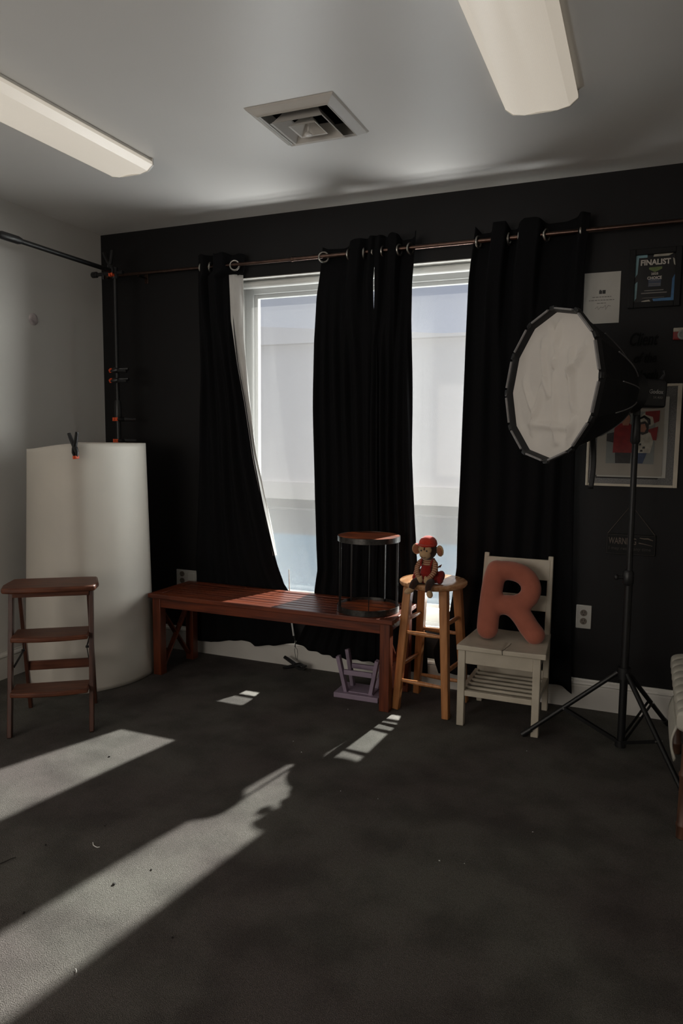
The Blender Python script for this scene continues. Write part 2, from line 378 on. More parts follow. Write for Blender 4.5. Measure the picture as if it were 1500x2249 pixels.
c = MB(); ly0_, ly1_, lz0_, lz1_ = -4.7, -3.3, .8, 2.1
for lo, hi in (((-T, YF, 0), (0, ly0_, CE)), ((-T, ly1_, 0), (0, 0, CE)), ((-T, ly0_, 0), (0, ly1_, lz0_)), ((-T, ly0_, lz1_), (0, ly1_, CE))): c.box(lo, hi)
struct(c.build('wall_left', 'white_wall', smooth=False))
w3 = thing('added_window_side', 'added white framed window in the left wall, unseen, set around a fill lamp', 'window', (-.1, -4.0, .8)); struct(w3)  # made-up unseen window, added around the side fill lamp
c = MB(); c.box((-.12, ly0_, lz0_), (-.06, ly0_+.05, lz1_)).box((-.12, ly1_-.05, lz0_), (-.06, ly1_, lz1_)).box((-.12, ly0_, lz0_), (-.06, ly1_, lz0_+.05)).box((-.12, ly0_, lz1_-.05), (-.06, ly1_, lz1_))
c.build('window_frame', 'vinyl', w3, bevel=.003)
MB().box((-.095, ly0_+.04, lz0_+.04), (-.09, ly1_-.04, lz1_-.04)).build('glass', 'glass', w3, smooth=False)
struct(MB().box((XR, YF, 0), (XR+T, 0, CE)).build('wall_right', 'white_wall', smooth=False))
c = MB(); fx0, fx1, fz0, fz1 = .3, 2.3, .75, 2.15
for lo, hi in (((-T, YF-T, 0), (fx0, YF, CE)), ((fx1, YF-T, 0), (XR+T, YF, CE)), ((fx0, YF-T, 0), (fx1, YF, fz0)), ((fx0, YF-T, fz1), (fx1, YF, CE))): c.box(lo, hi)
struct(c.build('wall_front', 'white_wall', smooth=False))
# made-up unseen window, added around the rear fill lamp (behind the photographer)
w2 = thing('added_window_rear', 'added white framed rear window, unseen, set around a fill lamp', 'window', ((fx0+fx1)/2, YF, fz0)); struct(w2)
c = MB(); y0, y1 = YF-.12, YF-.06
for lo, hi in (((fx0, y0, fz0), (fx0+.06, y1, fz1)), ((fx1-.06, y0, fz0), (fx1, y1, fz1)), ((fx0, y0, fz0), (fx1, y1, fz0+.06)), ((fx0, y0, fz1-.06), (fx1, y1, fz1)), ((1.27, y0, fz0), (1.33, y1, fz1))): c.box(lo, hi)
c.build('window_frame', 'vinyl', w2, bevel=.003)
MB().box((fx0+.05, y0+.025, fz0+.05), (fx1-.05, y0+.03, fz1-.05)).build('glass', 'glass', w2, smooth=False)

def baseboard(name, axis, a, b, sign):
    prof = [(0, 0), (.014, 0), (.014, .112), (.011, .116), (.011, .121), (.019, .126), (.017, .135), (.008, .142), (.006, .15), (0, .15)]
    if axis == 0: o = MB().prism([(-d, z) for d, z in prof], 0, a, b)
    else: o = MB().prism([(d, z) for d, z in prof], 1, a, b)
    return struct(o.build(name, 'trim', angle=25))
baseboard('baseboard_back', 0, 0, XR, 1)
baseboard('baseboard_left', 1, YF, -.019, 1)
# window recess lining + sill
c = MB(); g = .004
c.box((WX0, .0, WZ1-g), (WX1, .19, WZ1)).box((WX0, .0, WZ0), (WX0+g, .19, WZ1)).box((WX1-g, .0, WZ0), (WX1, .19, WZ1))
struct(c.build('trim_1', 'white_wall', smooth=False))
win = thing('window_1', 'wide white framed window in the dark wall, partly covered by black curtains', 'window', ((WX0+WX1)/2, .12, WZ0)); struct(win)
c = MB(); y0, y1 = .10, .17
c.box((WX0+g, y0, WZ0), (WX0+.055, y1, WZ1-g)).box((WX1-.055, y0, WZ0), (WX1-g, y1, WZ1-g)).box((WX0+.055, y0, WZ1-.075), (WX1-.055, y1, WZ1-g)).box((WX0+.055, y0, WZ0), (WX1-.055, y1, .40))
c.box((1.845, y0, .40), (1.905, y1, WZ1-.075))
c.build('window_frame', 'vinyl', win, bevel=.004)
for x0, x1 in ((WX0+.055, 1.845), (1.905, WX1-.055)):
    c = MB(); q = .022
    c.box((x0, .118, .40), (x0+q, .152, WZ1-.075)).box((x1-q, .118, .40), (x1, .152, WZ1-.075)).box((x0+q, .118, WZ1-.075-q), (x1-q, .152, WZ1-.075))
    s_ = c.build('sash', 'vinyl', win, bevel=.003)
    MB().box((x0+q, .133, .40), (x1-q, .137, WZ1-.075-q)).build('glass', 'glass', s_, smooth=False)
MB().box((WX0+g, -.012, WZ0-.018), (WX1-g, .10, WZ0+.006)).build('sill', 'vinyl', win, bevel=.004)
sh = thing('roller_shade', 'sheer white screen shade hanging inside the window recess', 'window shade', ((WX0+WX1)/2, .06, WZ1))
MB().grid(lambda u, v: (lerp(WX0+.012, WX1-.012, u), .062+.0015*math.sin(u*40)*v, lerp(WZ1-.03, .435, v)), 80, 30).build('screen_fabric', 'shade', sh, fix=False)
MB().box((WX0+.010, .055, .420), (WX1-.010, .069, .440)).build('hem_bar', 'vinyl', sh, bevel=.003)
MB().tube([(WX0+.006, .062, WZ1-.03), (WX1-.006, .062, WZ1-.03)], .020, 20).build('roller_tube', 'vinyl', sh)

# ------------------------------------------------------------------ outdoors
struct(MB().box((-40, .25, -.5), (40, 9.85, -.2)).build('ground', 'asphalt', smooth=False))
struct(MB().box((-40, 9.95, -.5), (40, 30, -.2)).build('ground_far', 'asphalt2', smooth=False))
struct(MB().box((-40, 9.85, -.5), (40, 9.95, -.17)).build('trim_2', 'kerb', smooth=False))
bl = thing('building', 'pale plain building wall beyond the pavement, seen through the window', 'building', (-2, 12.2, -.2))
MB().box((-24, 12.25, -.2), (18, 18, 3.55)).build('outer_wall', 'facade', bl, smooth=False)
MB().box((-24, 12.18, -.2), (18, 12.30, .22)).build('plinth', 'facade_base', bl, smooth=False)
MB().prism([(-24.5, 3.55), (18.5, 3.55), (18.5, 3.62), (-1, 3.62), (-9.5, 4.3), (-24.5, 4.3)], 1, 12.0, 18.2).build('roof', 'facade', bl, smooth=False)

# ------------------------------------------------------------------ ceiling things
v = thing('ceiling_air_vent', 'square beige metal air vent with nested louvers in the ceiling', 'air vent', (1.94, -1.03, CE))
def sqring(mb, r0, z0, r1, z1, th, c=(1.94, -1.03)):
    cs = [(-1, -1), (1, -1), (1, 1), (-1, 1)]; vs = []
    for r, z in ((r0, z0), (r1, z1), (r1-th*.4, z1+th), (r0-th, z0+th*.4)):
        vs += [(c[0]+a*r, c[1]+b*r, z) for a, b in cs]
    fs = []
    for i in range(4):
        for k in range(4):
            fs.append((i*4+k, i*4+(k+1) % 4, ((i+1) % 4)*4+(k+1) % 4, ((i+1) % 4)*4+k))
    return mb.add(vs, fs)
c = MB(); sqring(c, .186, CE-.001, .180, CE-.008, .006); sqring(c, .180, CE-.007, .148, CE-.026, .005); sqring(c, .150, CE-.027, .142, CE-.022, .004); sqring(c, .143, CE-.022, .152, CE+.03, .003)
c.build('frame', 'vent', v, smooth=False)
c = MB(); sqring(c, .108, CE-.040, .075, CE+.008, .003); sqring(c, .112, CE-.041, .106, CE-.036, .003); c.build('louver', 'vent', v, smooth=False)
c = MB(); sqring(c, .056, CE-.038, .022, CE+.004, .0025); sqring(c, .059, CE-.039, .054, CE-.034, .003); c.build('louver', 'vent', v, smooth=False)
c = MB(); c.box((1.92, -1.05, CE-.002), (1.96, -1.01, CE+.004)); c.tube([(1.94, -1.03, CE), (1.94, -1.03, CE-.05)], .004, 8); c.lathe([(.004, -.045), (.014, -.052), (.016, -.058), (.008, -.062)], (1.94, -1.03, CE), 16)
c.build('center_knob', 'vent', v)
c = MB(); c.box((VX0, VY0, CE+.2), (VX1, VY1, CE+.21))
for lo, hi in (((VX0-.01, VY0-.01, CE+.002), (VX0+.001, VY1+.01, CE+.21)), ((VX1-.001, VY0-.01, CE+.002), (VX1+.01, VY1+.01, CE+.21)), ((VX0, VY0-.01, CE+.002), (VX1, VY0+.001, CE+.21)), ((VX0, VY1-.001, CE+.002), (VX1, VY1+.01, CE+.21))): c.box(lo, hi)
c.bar((VX0, -1.06, CE+.05), (VX1, -1.06, CE+.05), .004, .012); c.bar((1.90, VY0, CE+.06), (1.90, VY1, CE+.06), .004, .012)
c.build('duct_throat', 'duct', v, smooth=False)

def fixture(xc, yend, label, length=1.22, right=True):
    t = thing('fluorescent_fixture', label, 'ceiling light', (xc, yend-length/2, CE), group='fluorescent fixtures on the ceiling')
    y0, y1 = yend-length, yend; w_ = .128
    MB().box((xc-w_+.006, y0, CE-.022), (xc+w_-.006, y1, CE-.0005)).build('housing', 'housing', t, bevel=.002)
    prof = [(-w_, CE-.016), (-w_-.001, CE-.030), (-w_*.78, CE-.052), (-w_*.45, CE-.061), (-w_*.1, CE-.057), (w_*.1, CE-.057), (w_*.45, CE-.061), (w_*.78, CE-.052), (w_+.001, CE-.030), (w_, CE-.016), (w_-.003, CE-.016), (w_*.76, CE-.047), (w_*.3, CE-.056), (-w_*.3, CE-.056), (-w_*.76, CE-.047), (-w_+.003, CE-.016)]
    MB().prism([(xc+a, z) for a, z in prof], 1, y0+.004, y1-.004).build('diffuser', 'diffuser', t, angle=25)
    outl = [(-w_-.002, CE-.001), (-w_-.003, CE-.031), (-w_*.79, CE-.055), (-w_*.3, CE-.063), (w_*.3, CE-.063), (w_*.79, CE-.055), (w_+.003, CE-.031), (w_+.002, CE-.001)]
    for a, b in ((y1-.005, y1+.004), (y0-.004, y0+.005)):
        MB().prism([(xc+p, z) for p, z in outl], 1, a, b).build('end_cap', 'housing', t, bevel=.001)
    return t
fixture(.985, -.93, 'long fluorescent ceiling light nearest the white left wall')
fixture(2.82, -.90, 'long fluorescent ceiling light right of the air vent')

# ------------------------------------------------------------------ curtain rod
YR = -.085
def rodz(x): return 2.318 + .006*(abs(x-1.8)/1.5)
rod = thing('curtain_rod', 'thin bronze metal curtain rod running above the window', 'curtain rod', (1.9, YR, 2.32))
MB().tube([(.13, YR, rodz(.13)), (1.40, YR, rodz(1.40))], .0095, 14).build('rod_tube', 'rod', rod)
MB().tube([(1.395, YR, rodz(1.4)), (2.75, YR, rodz(2.75)), (4.2, YR, rodz(3.4))], .0115, 14).build('rod_tube', 'rod', rod)
MB().tube([(1.388, YR, rodz(1.4)), (1.402, YR, rodz(1.4))], .0135, 14).build('joint_ring', 'rod', rod)
MB().tube([(.10, YR, 2.326), (.115, YR, 2.326), (.13, YR, 2.326), (.14, YR, 2.326)], [.012, .018, .018, .010], 14).build('finial', 'rod', rod)
for x in (.35, 1.86, 3.7):
    b = MB().bar((x, YR, rodz(x)-.014), (x, -.001, rodz(x)-.014), .012, .006); b.box((x-.012, -.006, rodz(x)-.045), (x+.012, 0, rodz(x)+.02))
    b.build('bracket', 'rod', rod, bevel=.001)

# ------------------------------------------------------------------ curtains
def edge_tab(pts):
    out = []
    for px, py in pts:
        p = at(px, py, 1, -.085)
        if p.z < .58: p = at(px, py, 1, -.050)
        out.append((p.z, p.x))
    return out
def curtain(label, left, right, bottom, folds, hdr, top_bump=.03, phase=0., seed=0, ztop0=2.365, yoff=0.):
    """left/right: edge outlines; bottom: hem outline; folds: header weave (u, +1 behind the rod / -1 in front)"""
    L, R = edge_tab(left), edge_tab(right)
    B = []
    for px, py in bottom:
        p = at(px, py, 1, -.050); B.append((p.x, p.z))
    xm = (interp(L, 1.5)+interp(R, 1.5))/2
    t = thing('curtain', label, 'curtain', (xm, -.06, 2.3), group='black curtains over the window')
    zmin = min(z for _, z in B)
    def sm(a): return a*a*(3-2*a)
    def weave(u):
        for (u0, a), (u1, b) in zip(folds, folds[1:]):
            if u <= u1: return lerp(a, b, sm((u-u0)/(u1-u0)))
        return folds[-1][1]
    rnd = random.Random(seed); nf = rnd.choice((5, 6)); ph = rnd.random()*6
    def fn(u, v):
        zt = ztop0 + hdr(u); 
        xg = lerp(interp(L, 1.), interp(R, 1.), u)
        xb = lerp(interp(L, zmin+.02), interp(R, zmin+.02), u)
        zb = interp(B, xb)
        z = lerp(zt, zb, v)
        x = lerp(interp(L, z), interp(R, z), u)
        k = max(0, min(1, (z-1.6)/.7)); k = sm(k)
        fw = weave(u)*.034
        drift = noise.noise(Vector((u*3+seed*7, z*1.3, seed)))
        lo = math.sin(u*2*PI*nf+ph+drift*1.6)*(.014+.010*drift)
        yc = lerp(YR, -.066, min(1, max(0, (2.2-z)/.5)))
        if z < .62: a = sm(min(1, (.62-z)/.15)); yc = lerp(yc, -.048, a); lo = lerp(lo, lo*.75, a)
        y = yc + fw*k + lo*(1-k) + yoff*(1-k)
        return (x, min(-.012, y), z)
    o = MB().grid(fn, 96, 90).build('curtain_panel', 'curtain', t, fix=False, angle=80)
    o.data.flip_normals() if o.data.polygons[0].normal.y > 0 else None
    o.data.materials.append(M['lining'])
    s = o.modifiers.new('lining_layer', 'SOLIDIFY'); s.thickness = .0028; s.offset = -1; s.material_offset = 1; s.material_offset_rim = 0
    return t, fn
def grommet(t, x, ang, z=None):
    z = z or rodz(x)-.004; rot = Matrix.Rotation(ang, 3, 'Z')
    pts = [Vector((x, YR, z)) + rot @ Vector((math.cos(a)*.026, 0, math.sin(a)*.026)) for a in [2*PI*k/24 for k in range(24)]]
    MB().tube(pts, .0052, 8, closed=True, up=(0, 1, 0)).build('grommet', 'grommet', t)
def hx(px, py=560): return at(px, py, 1, YR).x

tA, fA = curtain('leftmost black curtain panel, swept aside over the bench',
    [(437, 560), (437, 800), (435, 1000), (434, 1270), (431, 1405)],
    [(531, 570), (527, 600), (503, 604), (507, 700), (520, 800), (535, 880), (553, 1000), (575, 1110), (600, 1220), (624, 1284), (640, 1308), (650, 1335), (648, 1375), (646, 1416)],
    [(431, 1405), (462, 1411), (480, 1409), (530, 1406), (548, 1412), (560, 1419), (600, 1418), (646, 1413)],
    [(0, -.2), (.15, -1), (.3, .6), (.42, -1), (.60, -1), (.72, .7), (1, 1)], lambda u: .004*math.sin(u*23)+.006*(1-u)-.008, seed=3, ztop0=2.392)
for x, a in ((hx(515), .35), (hx(492), 1.3), (hx(462), 1.8), (hx(445), 1.3)): grommet(tA, x, a)
# white lining of the leftmost panel turned outward along its free edge
dk = edge_tab([(505, 604), (509, 700), (523, 800), (538, 880), (556, 1000), (578, 1110), (602, 1220)])
le = []
for px, py in ((531, 603), (534, 700), (541, 800), (551, 890), (564, 1000), (583, 1100), (606, 1220)):
    p = at(px, py, 1, -.045); le.append((p.z, p.x))
zt_, zb_ = at(515, 603, 1, -.06).z, .66
def flap(u, v):
    z = lerp(zt_, zb_, v); a = interp(dk, z)-.02; b = interp(le, z)
    return (lerp(a, b, u), -.062+.020*u+.012*math.sin(u*5+z*4)*u-.006*math.sin(z*17)*u*(1-u)*2+.01*noise.noise(Vector((u*4, z*5, 2)))*u, z)
o = MB().grid(flap, 20, 70).build('lining_flap', 'lining', tA, fix=False, angle=80); o['label'] = 'white lining folded outward'
so = o.modifiers.new('cloth_thickness', 'SOLIDIFY'); so.thickness = .0015

tB, fB = curtain('black curtain panel hanging behind the round cage table, left one of the middle pair',
    [(703, 539), (697, 600), (690, 650), (686, 750), (686, 900), (688, 1000), (690, 1100), (694, 1200), (697, 1252), (693, 1292), (690, 1330), (673, 1370), (650, 1414)],
    [(829, 530), (821, 620), (821, 680), (826, 760), (828, 900), (828, 1200), (824, 1440)],
    [(650, 1413), (678, 1428), (740, 1446), (780, 1450), (818, 1455)],
    [(0, 1), (.45, 1), (.6, -1), (.72, -.9), (.82, .2), (.92, -1), (1, -.4)], lambda u: interp([(0, .012), (.1, -.002), (.4, -.006), (.65, .020), (1, .030)], u), seed=5)
for x, a in ((hx(711), .45), (hx(768), 1.35), (hx(800), 1.7), (hx(822), 1.3)): grommet(tB, x, a)
tC, fC = curtain('black curtain panel ending just left of the toy monkey, right one of the middle pair',
    [(826, 530), (825, 600), (824, 640), (821, 690), (812, 760), (808, 900), (808, 1200), (806, 1440)],
    [(914, 520), (911, 560), (905, 620), (902, 700), (902, 1000), (906, 1100), (910, 1200), (914, 1265), (923, 1315), (933, 1370), (937, 1440), (938, 1478)],
    [(818, 1452), (860, 1462), (914, 1478)],
    [(0, -.6), (.12, -1), (.25, .1), (.4, -1), (.55, -.9), (.62, .9), (.9, 1), (1, -.3)], lambda u: interp([(0, .022), (.2, .03), (.3, .018), (.45, .034), (.58, .026), (.62, .004), (.85, .008), (1, .036)], u), seed=8, yoff=-.004)
for x, a in ((hx(842), 1.4), (hx(866), 1.7), (hx(877), 1.35), (hx(901), 1.2)): grommet(tC, x, a)
tD, fD = curtain('rightmost and widest black curtain panel behind the white chair',
    [(1043, 502), (1035, 560), (1028, 620), (1022, 750), (1016, 900), (1010, 1050), (1005, 1150), (1002, 1250), (992, 1320), (985, 1360), (968, 1395), (951, 1430), (956, 1455), (964, 1479)],
    [(1297, 480), (1290, 530), (1283, 600), (1273, 700), (1266, 900), (1260, 1100), (1257, 1300), (1254, 1450), (1256, 1525)],
    [(964, 1478), (1010, 1482), (1100, 1492), (1200, 1500), (1235, 1508), (1256, 1524)],
    [(0, .2), (.05, 1), (.14, 1), (.18, -1), (.29, -1), (.33, 1), (.37, 1), (.42, -1), (.58, -1), (.63, 1), (.88, 1), (.93, -.8), (1, -.2)],
    lambda u: interp([(0, .03), (.06, -.002), (.14, .000), (.17, .030), (.29, .030), (.32, .002), (.38, .004), (.45, .034), (.55, .034), (.65, .014), (.8, .016), (.93, .038), (1, .034)], u), seed=11)
for x, a in ((hx(1050), 1.3), (hx(1086), 1.6), (hx(1117), 1.5), (hx(1139), 1.6), (hx(1199), 1.15), (hx(1276), 1.35)): grommet(tD, x, a)

# ------------------------------------------------------------------ outlets
def duplex(parent, xc, zc, rot=0):
    for dz in (.021, -.021):
        f = MB().lathe([(.0005, 0), (.0165, 0), (.0165, .004), (.0005, .004)], (xc, -.008, zc+dz), 24, Matrix.Rotation(PI/2, 3, 'X')).build('socket_face', 'outletface', parent)
        s = MB().box((xc-.008, -.0130, zc+dz+.0), (xc-.005, -.0121, zc+dz+.010)).box((xc+.005, -.0130, zc+dz), (xc+.008, -.0121, zc+dz+.010)).box((xc-.003, -.0130, zc+dz-.011), (xc+.003, -.0121, zc+dz-.006))
        s.build('slot', 'slot', f, smooth=False)
ot = thing('power_outlet', 'white wall outlet low on the dark wall between curtain and light stand', 'outlet', (2.985, 0, .468))
MB().box((2.949, -.008, .409), (3.022, 0, .528)).build('cover_plate', 'outlet', ot, bevel=.003)
duplex(ot, 2.985, .468)
ot = thing('power_outlet', 'wide beige wall outlet above the left end of the slatted bench', 'outlet', (.62, 0, .46))
MB().box((.541, -.008, .395), (.700, 0, .515)).build('cover_plate', 'outlet', ot, bevel=.003)
duplex(ot, .585, .468); MB().box((.628, -.018, .412), (.682, -.008, .500)).build('adapter', 'outlet', ot, bevel=.004)

# ------------------------------------------------------------------ spring clamps
def clamp(label, mtx, jaw='orange', size=1., gap=.0075, close=1.):
    """jaws point down (-Z), handles up, jaws open along X"""
    t = thing('spring_clamp', label, 'clamp', mtx.translation, group='black spring clamps')
    m = mtx @ Matrix.Scale(size, 4)
    for s in (-1, 1):
        a = MB(); a.tube([(s*.030*close, 0, .078), (s*.023*close, 0, .055), (s*.010, 0, .020), (-s*.004, 0, -.008), (-s*max(.012, gap), 0, -.030), (-s*gap, 0, -.054)], [.0085, .0095, .0100, .0120, .010, .0065], 10, flat=1.3)
        a.box((s*.034-.009, -.008, .066), (s*.034+.003, .008, .082)) if False else None
        h = a.xf(m).build('handle_arm', 'blackplastic', t)
        MB().box((-s*gap-.0055, -.012, -.066), (-s*gap+.0055, .012, -.049)).xf(m).build('jaw_tip', jaw, t, bevel=.0015)
    MB().tube([(0, -.013, .0), (0, .013, .0)], .0045, 10).xf(m).build('pivot_pin', 'steel', t)
    return t
def frame(origin, down, side):
    d = -Vector(down).normalized(); x = Vector(side); x = (x-d*x.dot(d)).normalized(); y = d.cross(x)
    return Matrix(((x.x, y.x, d.x, origin[0]), (x.y, y.y, d.y, origin[1]), (x.z, y.z, d.z, origin[2]), (0, 0, 0, 1)))

# ------------------------------------------------------------------ backdrop stand in the left corner
SX, SY = .285, -.215
st = thing('backdrop_stand', 'black backdrop stand with a long crossbar in the left corner', 'backdrop stand', (SX, SY, 0))
MB().tube([(SX, SY, .12), (SX, SY, 1.50)], .0155, 14).build('lower_pole', 'blackmetal', st)
MB().tube([(SX, SY, 1.50), (SX, SY, 2.29)], .0115, 14).build('upper_pole', 'blackmetal', st)
MB().tube([(SX, SY, 1.44), (SX, SY, 1.455), (SX, SY, 1.55), (SX, SY, 1.56)], [.017, .022, .020, .016], 14).build('locking_collar', 'blackplastic', st)
MB().tube([(SX, SY-.02, 2.311), (SX+.02, -1.00, 2.312), (SX+.02, -4.2, 2.312)], .013, 14).build('crossbar', 'blackmetal', st)
MB().tube([(SX+.02, -.93, 2.312), (SX+.02, -.95, 2.312), (SX+.02, -1.05, 2.312), (SX+.02, -1.07, 2.312)], [.015, .020, .020, .015], 14).build('crossbar_joint', 'blackplastic', st)
b = MB().tube([(SX-.17, SY, 2.305), (SX-.165, SY, 2.305), (SX-.135, SY, 2.305), (SX-.13, SY, 2.305)], [.014, .018, .018, .013], 14); b.tube([(SX-.14, SY, 2.305), (SX+.06, SY, 2.305)], .011, 12); b.tube([(SX-.085, SY, 2.30), (SX-.085, SY, 2.275)], .008, 10)
b.build('clamp_screw', 'blackplastic', st)
MB().tube([(SX, SY, 2.27), (SX, SY, 2.28), (SX, SY, 2.335), (SX, SY, 2.34)], [.014, .02, .02, .012], 14).build('top_bracket', 'blackplastic', st)
for dx, dy in ((-.20, -.40), (.36, -.05), (-.10, .17)):
    e = (SX+dx, SY+dy, .011)
    MB().tube([(SX, SY, .50), e], .0095, 10).build('leg', 'blackmetal', st)
    MB().tube([(SX, SY, .16), (SX+dx*.55, SY+dy*.55, .235)], .006, 8).build('brace', 'blackmetal', st)
names = ['black spring clamp with orange tips at the stand corner joint', 'upper of two black clamps side by side on the stand pole', 'black clamp just under another, midway up the stand pole',
         'orange tipped clamp on the pole, second lowest', 'orange tipped clamp on the pole right above the white sheet']
clamp(names[0], frame((SX-.005, SY-.035, 2.345), (0.15, 0, -1), (1, .1, 0)))
for nm, z in ((names[1], at(265, 814, 1, SY).z), (names[2], at(265, 836, 1, SY).z)):
    clamp(nm, frame((SX+.022, SY-.02, z), (-1, -.1, 0), (0, .8, .6)), size=.85, close=.5)
for nm, py in ((names[3], 921), (names[4], 968)):
    z = at(257, py, 1, SY).z
    clamp(nm, frame((SX+.030, SY+.012, z), (-.55, -1, 0), (1, -.55, 0)), size=.9, gap=.022, close=.5)

# ------------------------------------------------------------------ rolled white sheet
prof_b = [(.085, -.80), (.22, -.885), (.38, -.935), (.50, -.925), (.585, -.885), (.645, -.80), (.69, -.70), (.705, -.60), (.70, -.49), (.665, -.40), (.59, -.33), (.48, -.295), (.34, -.30), (.20, -.34), (.10, -.40)]
prof_t = [(.20, -.845), (.30, -.885), (.40, -.90), (.49, -.885), (.555, -.84), (.60, -.76), (.63, -.67), (.645, -.57), (.645, -.47), (.62, -.39), (.56, -.33), (.46, -.30), (.34, -.31), (.22, -.36), (.13, -.44)]
def pol(pr, t):
    n = len(pr)-1; x = t*n; i = min(int(x), n-1); f = x-i
    p0, p1, p2, p3 = pr[max(i-1, 0)], pr[i], pr[i+1], pr[min(i+2, n)]
    return [.5*((2*p1[k]) + (-p0[k]+p2[k])*f + (2*p0[k]-5*p1[k]+4*p2[k]-p3[k])*f*f + (-p0[k]+3*p1[k]-3*p2[k]+p3[k])*f**3) for k in (0, 1)]
ps = thing('rolled_backdrop_sheet', 'large white sheet rolled upright in front of the corner, clipped at its top', 'backdrop sheet', (.4, -.6, 0))
def sheet(u, v):
    a, b = pol(prof_b, u), pol(prof_t, u); f = min(1, u/.28)
    h = lerp(1.272, 1.305, f*f*(3-2*f))
    return (lerp(a[0], b[0], v), lerp(a[1], b[1], v), .003+h*v)
o = MB().grid(sheet, 90, 60).build('sheet', 'paper', ps, fix=False, angle=80)
# little dents in the vinyl
for q in ((270, 1246), (248, 1345), (243, 1395), (285, 1375), (300, 1190), (240, 1160)):
    pts = [(vv.co + Vector(ps.location)) for vv in o.data.vertices]
    best = None
    for i, p in enumerate(pts):
        if p.y > -.5: continue
        pc = p-CAM; z = pc.dot(c_f); X = 750+FPX*pc.dot(c_r)/z; Y = 1124.5+FPX*pc.dot(c_d)/z; d = (X-q[0])**2+(Y-q[1])**2
        if best is None or d < best[0]: best = (d, i)
    vv = o.data.vertices[best[1]]; n_ = Vector((vv.co.x+ps.location.x-.35, vv.co.y+ps.location.y+.55, 0)).normalized(); vv.co -= n_*.0035
so = o.modifiers.new('sheet_thickness', 'SOLIDIFY'); so.thickness = .002
cpos = at(164, 985, 1, -.893)
clamp('black spring clamp with orange tips gripping the top of the white sheet', frame((cpos.x, -.893, cpos.z+.008), (.12, .0, -1), (1, -.05, 0)), size=.92)

# ------------------------------------------------------------------ wooden folding step stool
a_ = math.atan2(.217, .30)
ls = thing('folding_step_stool', 'dark wooden folding step stool in front of the rolled white sheet', 'step stool', (.70, -1.19, 0), a_)
Wd = .37; Dp = .395; TZ = .668
def L3(x, y, z): return (x, y, z)
for s in (-1, 1):
    MB().bar(L3(s*(Wd/2-.010), -Dp/2+.008, 0), L3(s*(Wd/2-.012), -.055, TZ-.03), .020, .036, up=(0, 1, 0)).build('front_leg', 'walnutleg', ls, bevel=.003, world=False)
    MB().bar(L3(s*(Wd/2-.032), Dp/2-.015, 0), L3(s*(Wd/2-.032), .02, TZ-.04), .018, .030, up=(0, 1, 0)).build('rear_leg', 'walnutleg', ls, bevel=.003, world=False)
    z1 = .33
    b = MB().bar(L3(s*(Wd/2-.022), -.110, .300), L3(s*(Wd/2-.045), .0, .345), .003, .012); b.bar(L3(s*(Wd/2-.045), 0, .345), L3(s*(Wd/2-.032), .09, .40), .003, .012); b.tube([L3(s*(Wd/2-.05), 0, .345), L3(s*(Wd/2-.035), 0, .345)], .006, 8)
    b.build('folding_brace', 'blackmetal', ls, world=False)
def plank(name, x, y0, y1, z, th, bow):
    pts = []
    n = 14
    for i in range(n+1):
        t = i/n*2-1; pts.append((x*t, y0-bow*(1-t*t) if abs(t) < 1 else y0))
    pts += [(x, y1), (-x, y1)]
    return MB().prism(pts, 2, z-th, z).build(name, 'walnut', ls, bevel=.006, world=False)
tp = []
for X, Y in ((-.215, -.135), (-.17, -.150), (0, -.154), (.17, -.150), (.215, -.135), (.225, -.05), (.205, .09), (.16, .098), (-.16, .098), (-.205, .09), (-.225, -.05)): tp.append((X*.93-.002, Y*.97))
MB().prism(tp, 2, TZ-.026, TZ).build('top_step', 'walnut', ls, bevel=.008, world=False)
b = MB().box((-.165, -.085, TZ-.055), (.165, -.067, TZ-.026)); b.box((-.165, .05, TZ-.055), (.165, .066, TZ-.026)); b.build('top_rail', 'walnut', ls, bevel=.002, world=False)
plank('step', .165, -.165, -.005, .448, .022, .022)
plank('step', .165, -.215, -.085, .212, .022, .022)
MB().box((-.145, .125, .205), (.145, .139, .250)).build('rear_crossbar', 'walnut', ls, bevel=.002, world=False)

# ------------------------------------------------------------------ slatted bench
bn = thing('slatted_bench', 'long reddish brown slatted wooden bench under the window', 'bench', (1.385, -.29, 0))
BX0, BX1, BY0, BY1, BZ = .694, 2.142, -.492, -.092, .470
c = MB(); nsl = 7; sw = (BY1-BY0-.05)/nsl
c.box((BX0, BY0, BZ-.024), (BX1, BY0+.050, BZ)); c.box((BX0, BY1-.045, BZ-.024), (BX1, BY1, BZ))
yy = BY0+.050+.006; nn = 6; wdt = (BY1-.045-.006-yy)/nn
for i in range(nn): c.box((BX0+.062, yy+i*wdt, BZ-.024), (BX1-.062, yy+(i+1)*wdt-.006, BZ-.001))
c.box((BX0, BY0+.050, BZ-.024), (BX0+.060, BY1-.045, BZ)); c.box((BX1-.060, BY0+.050, BZ-.024), (BX1, BY1-.045, BZ))
c.build('slatted_seat', 'bench', bn, bevel=.003)
lx0, lx1, ly0, ly1 = BX0+.018, BX1-.018, BY0+.018, BY1-.016; lw = .052
for x in (lx0, lx1-lw):
    for y in (ly0, ly1-lw): MB().box((x, y, 0), (x+lw, y+lw, BZ-.024)).build('leg', 'benchleg', bn, bevel=.003)
MB().box((lx0+lw, ly0+.004, .392), (lx1-lw, ly0+.024, BZ-.024)).build('front_apron', 'bench', bn, bevel=.002)
MB().box((lx0+lw, ly1-.024, .392), (lx1-lw, ly1-.004, BZ-.024)).build('rear_apron', 'bench', bn, bevel=.002)
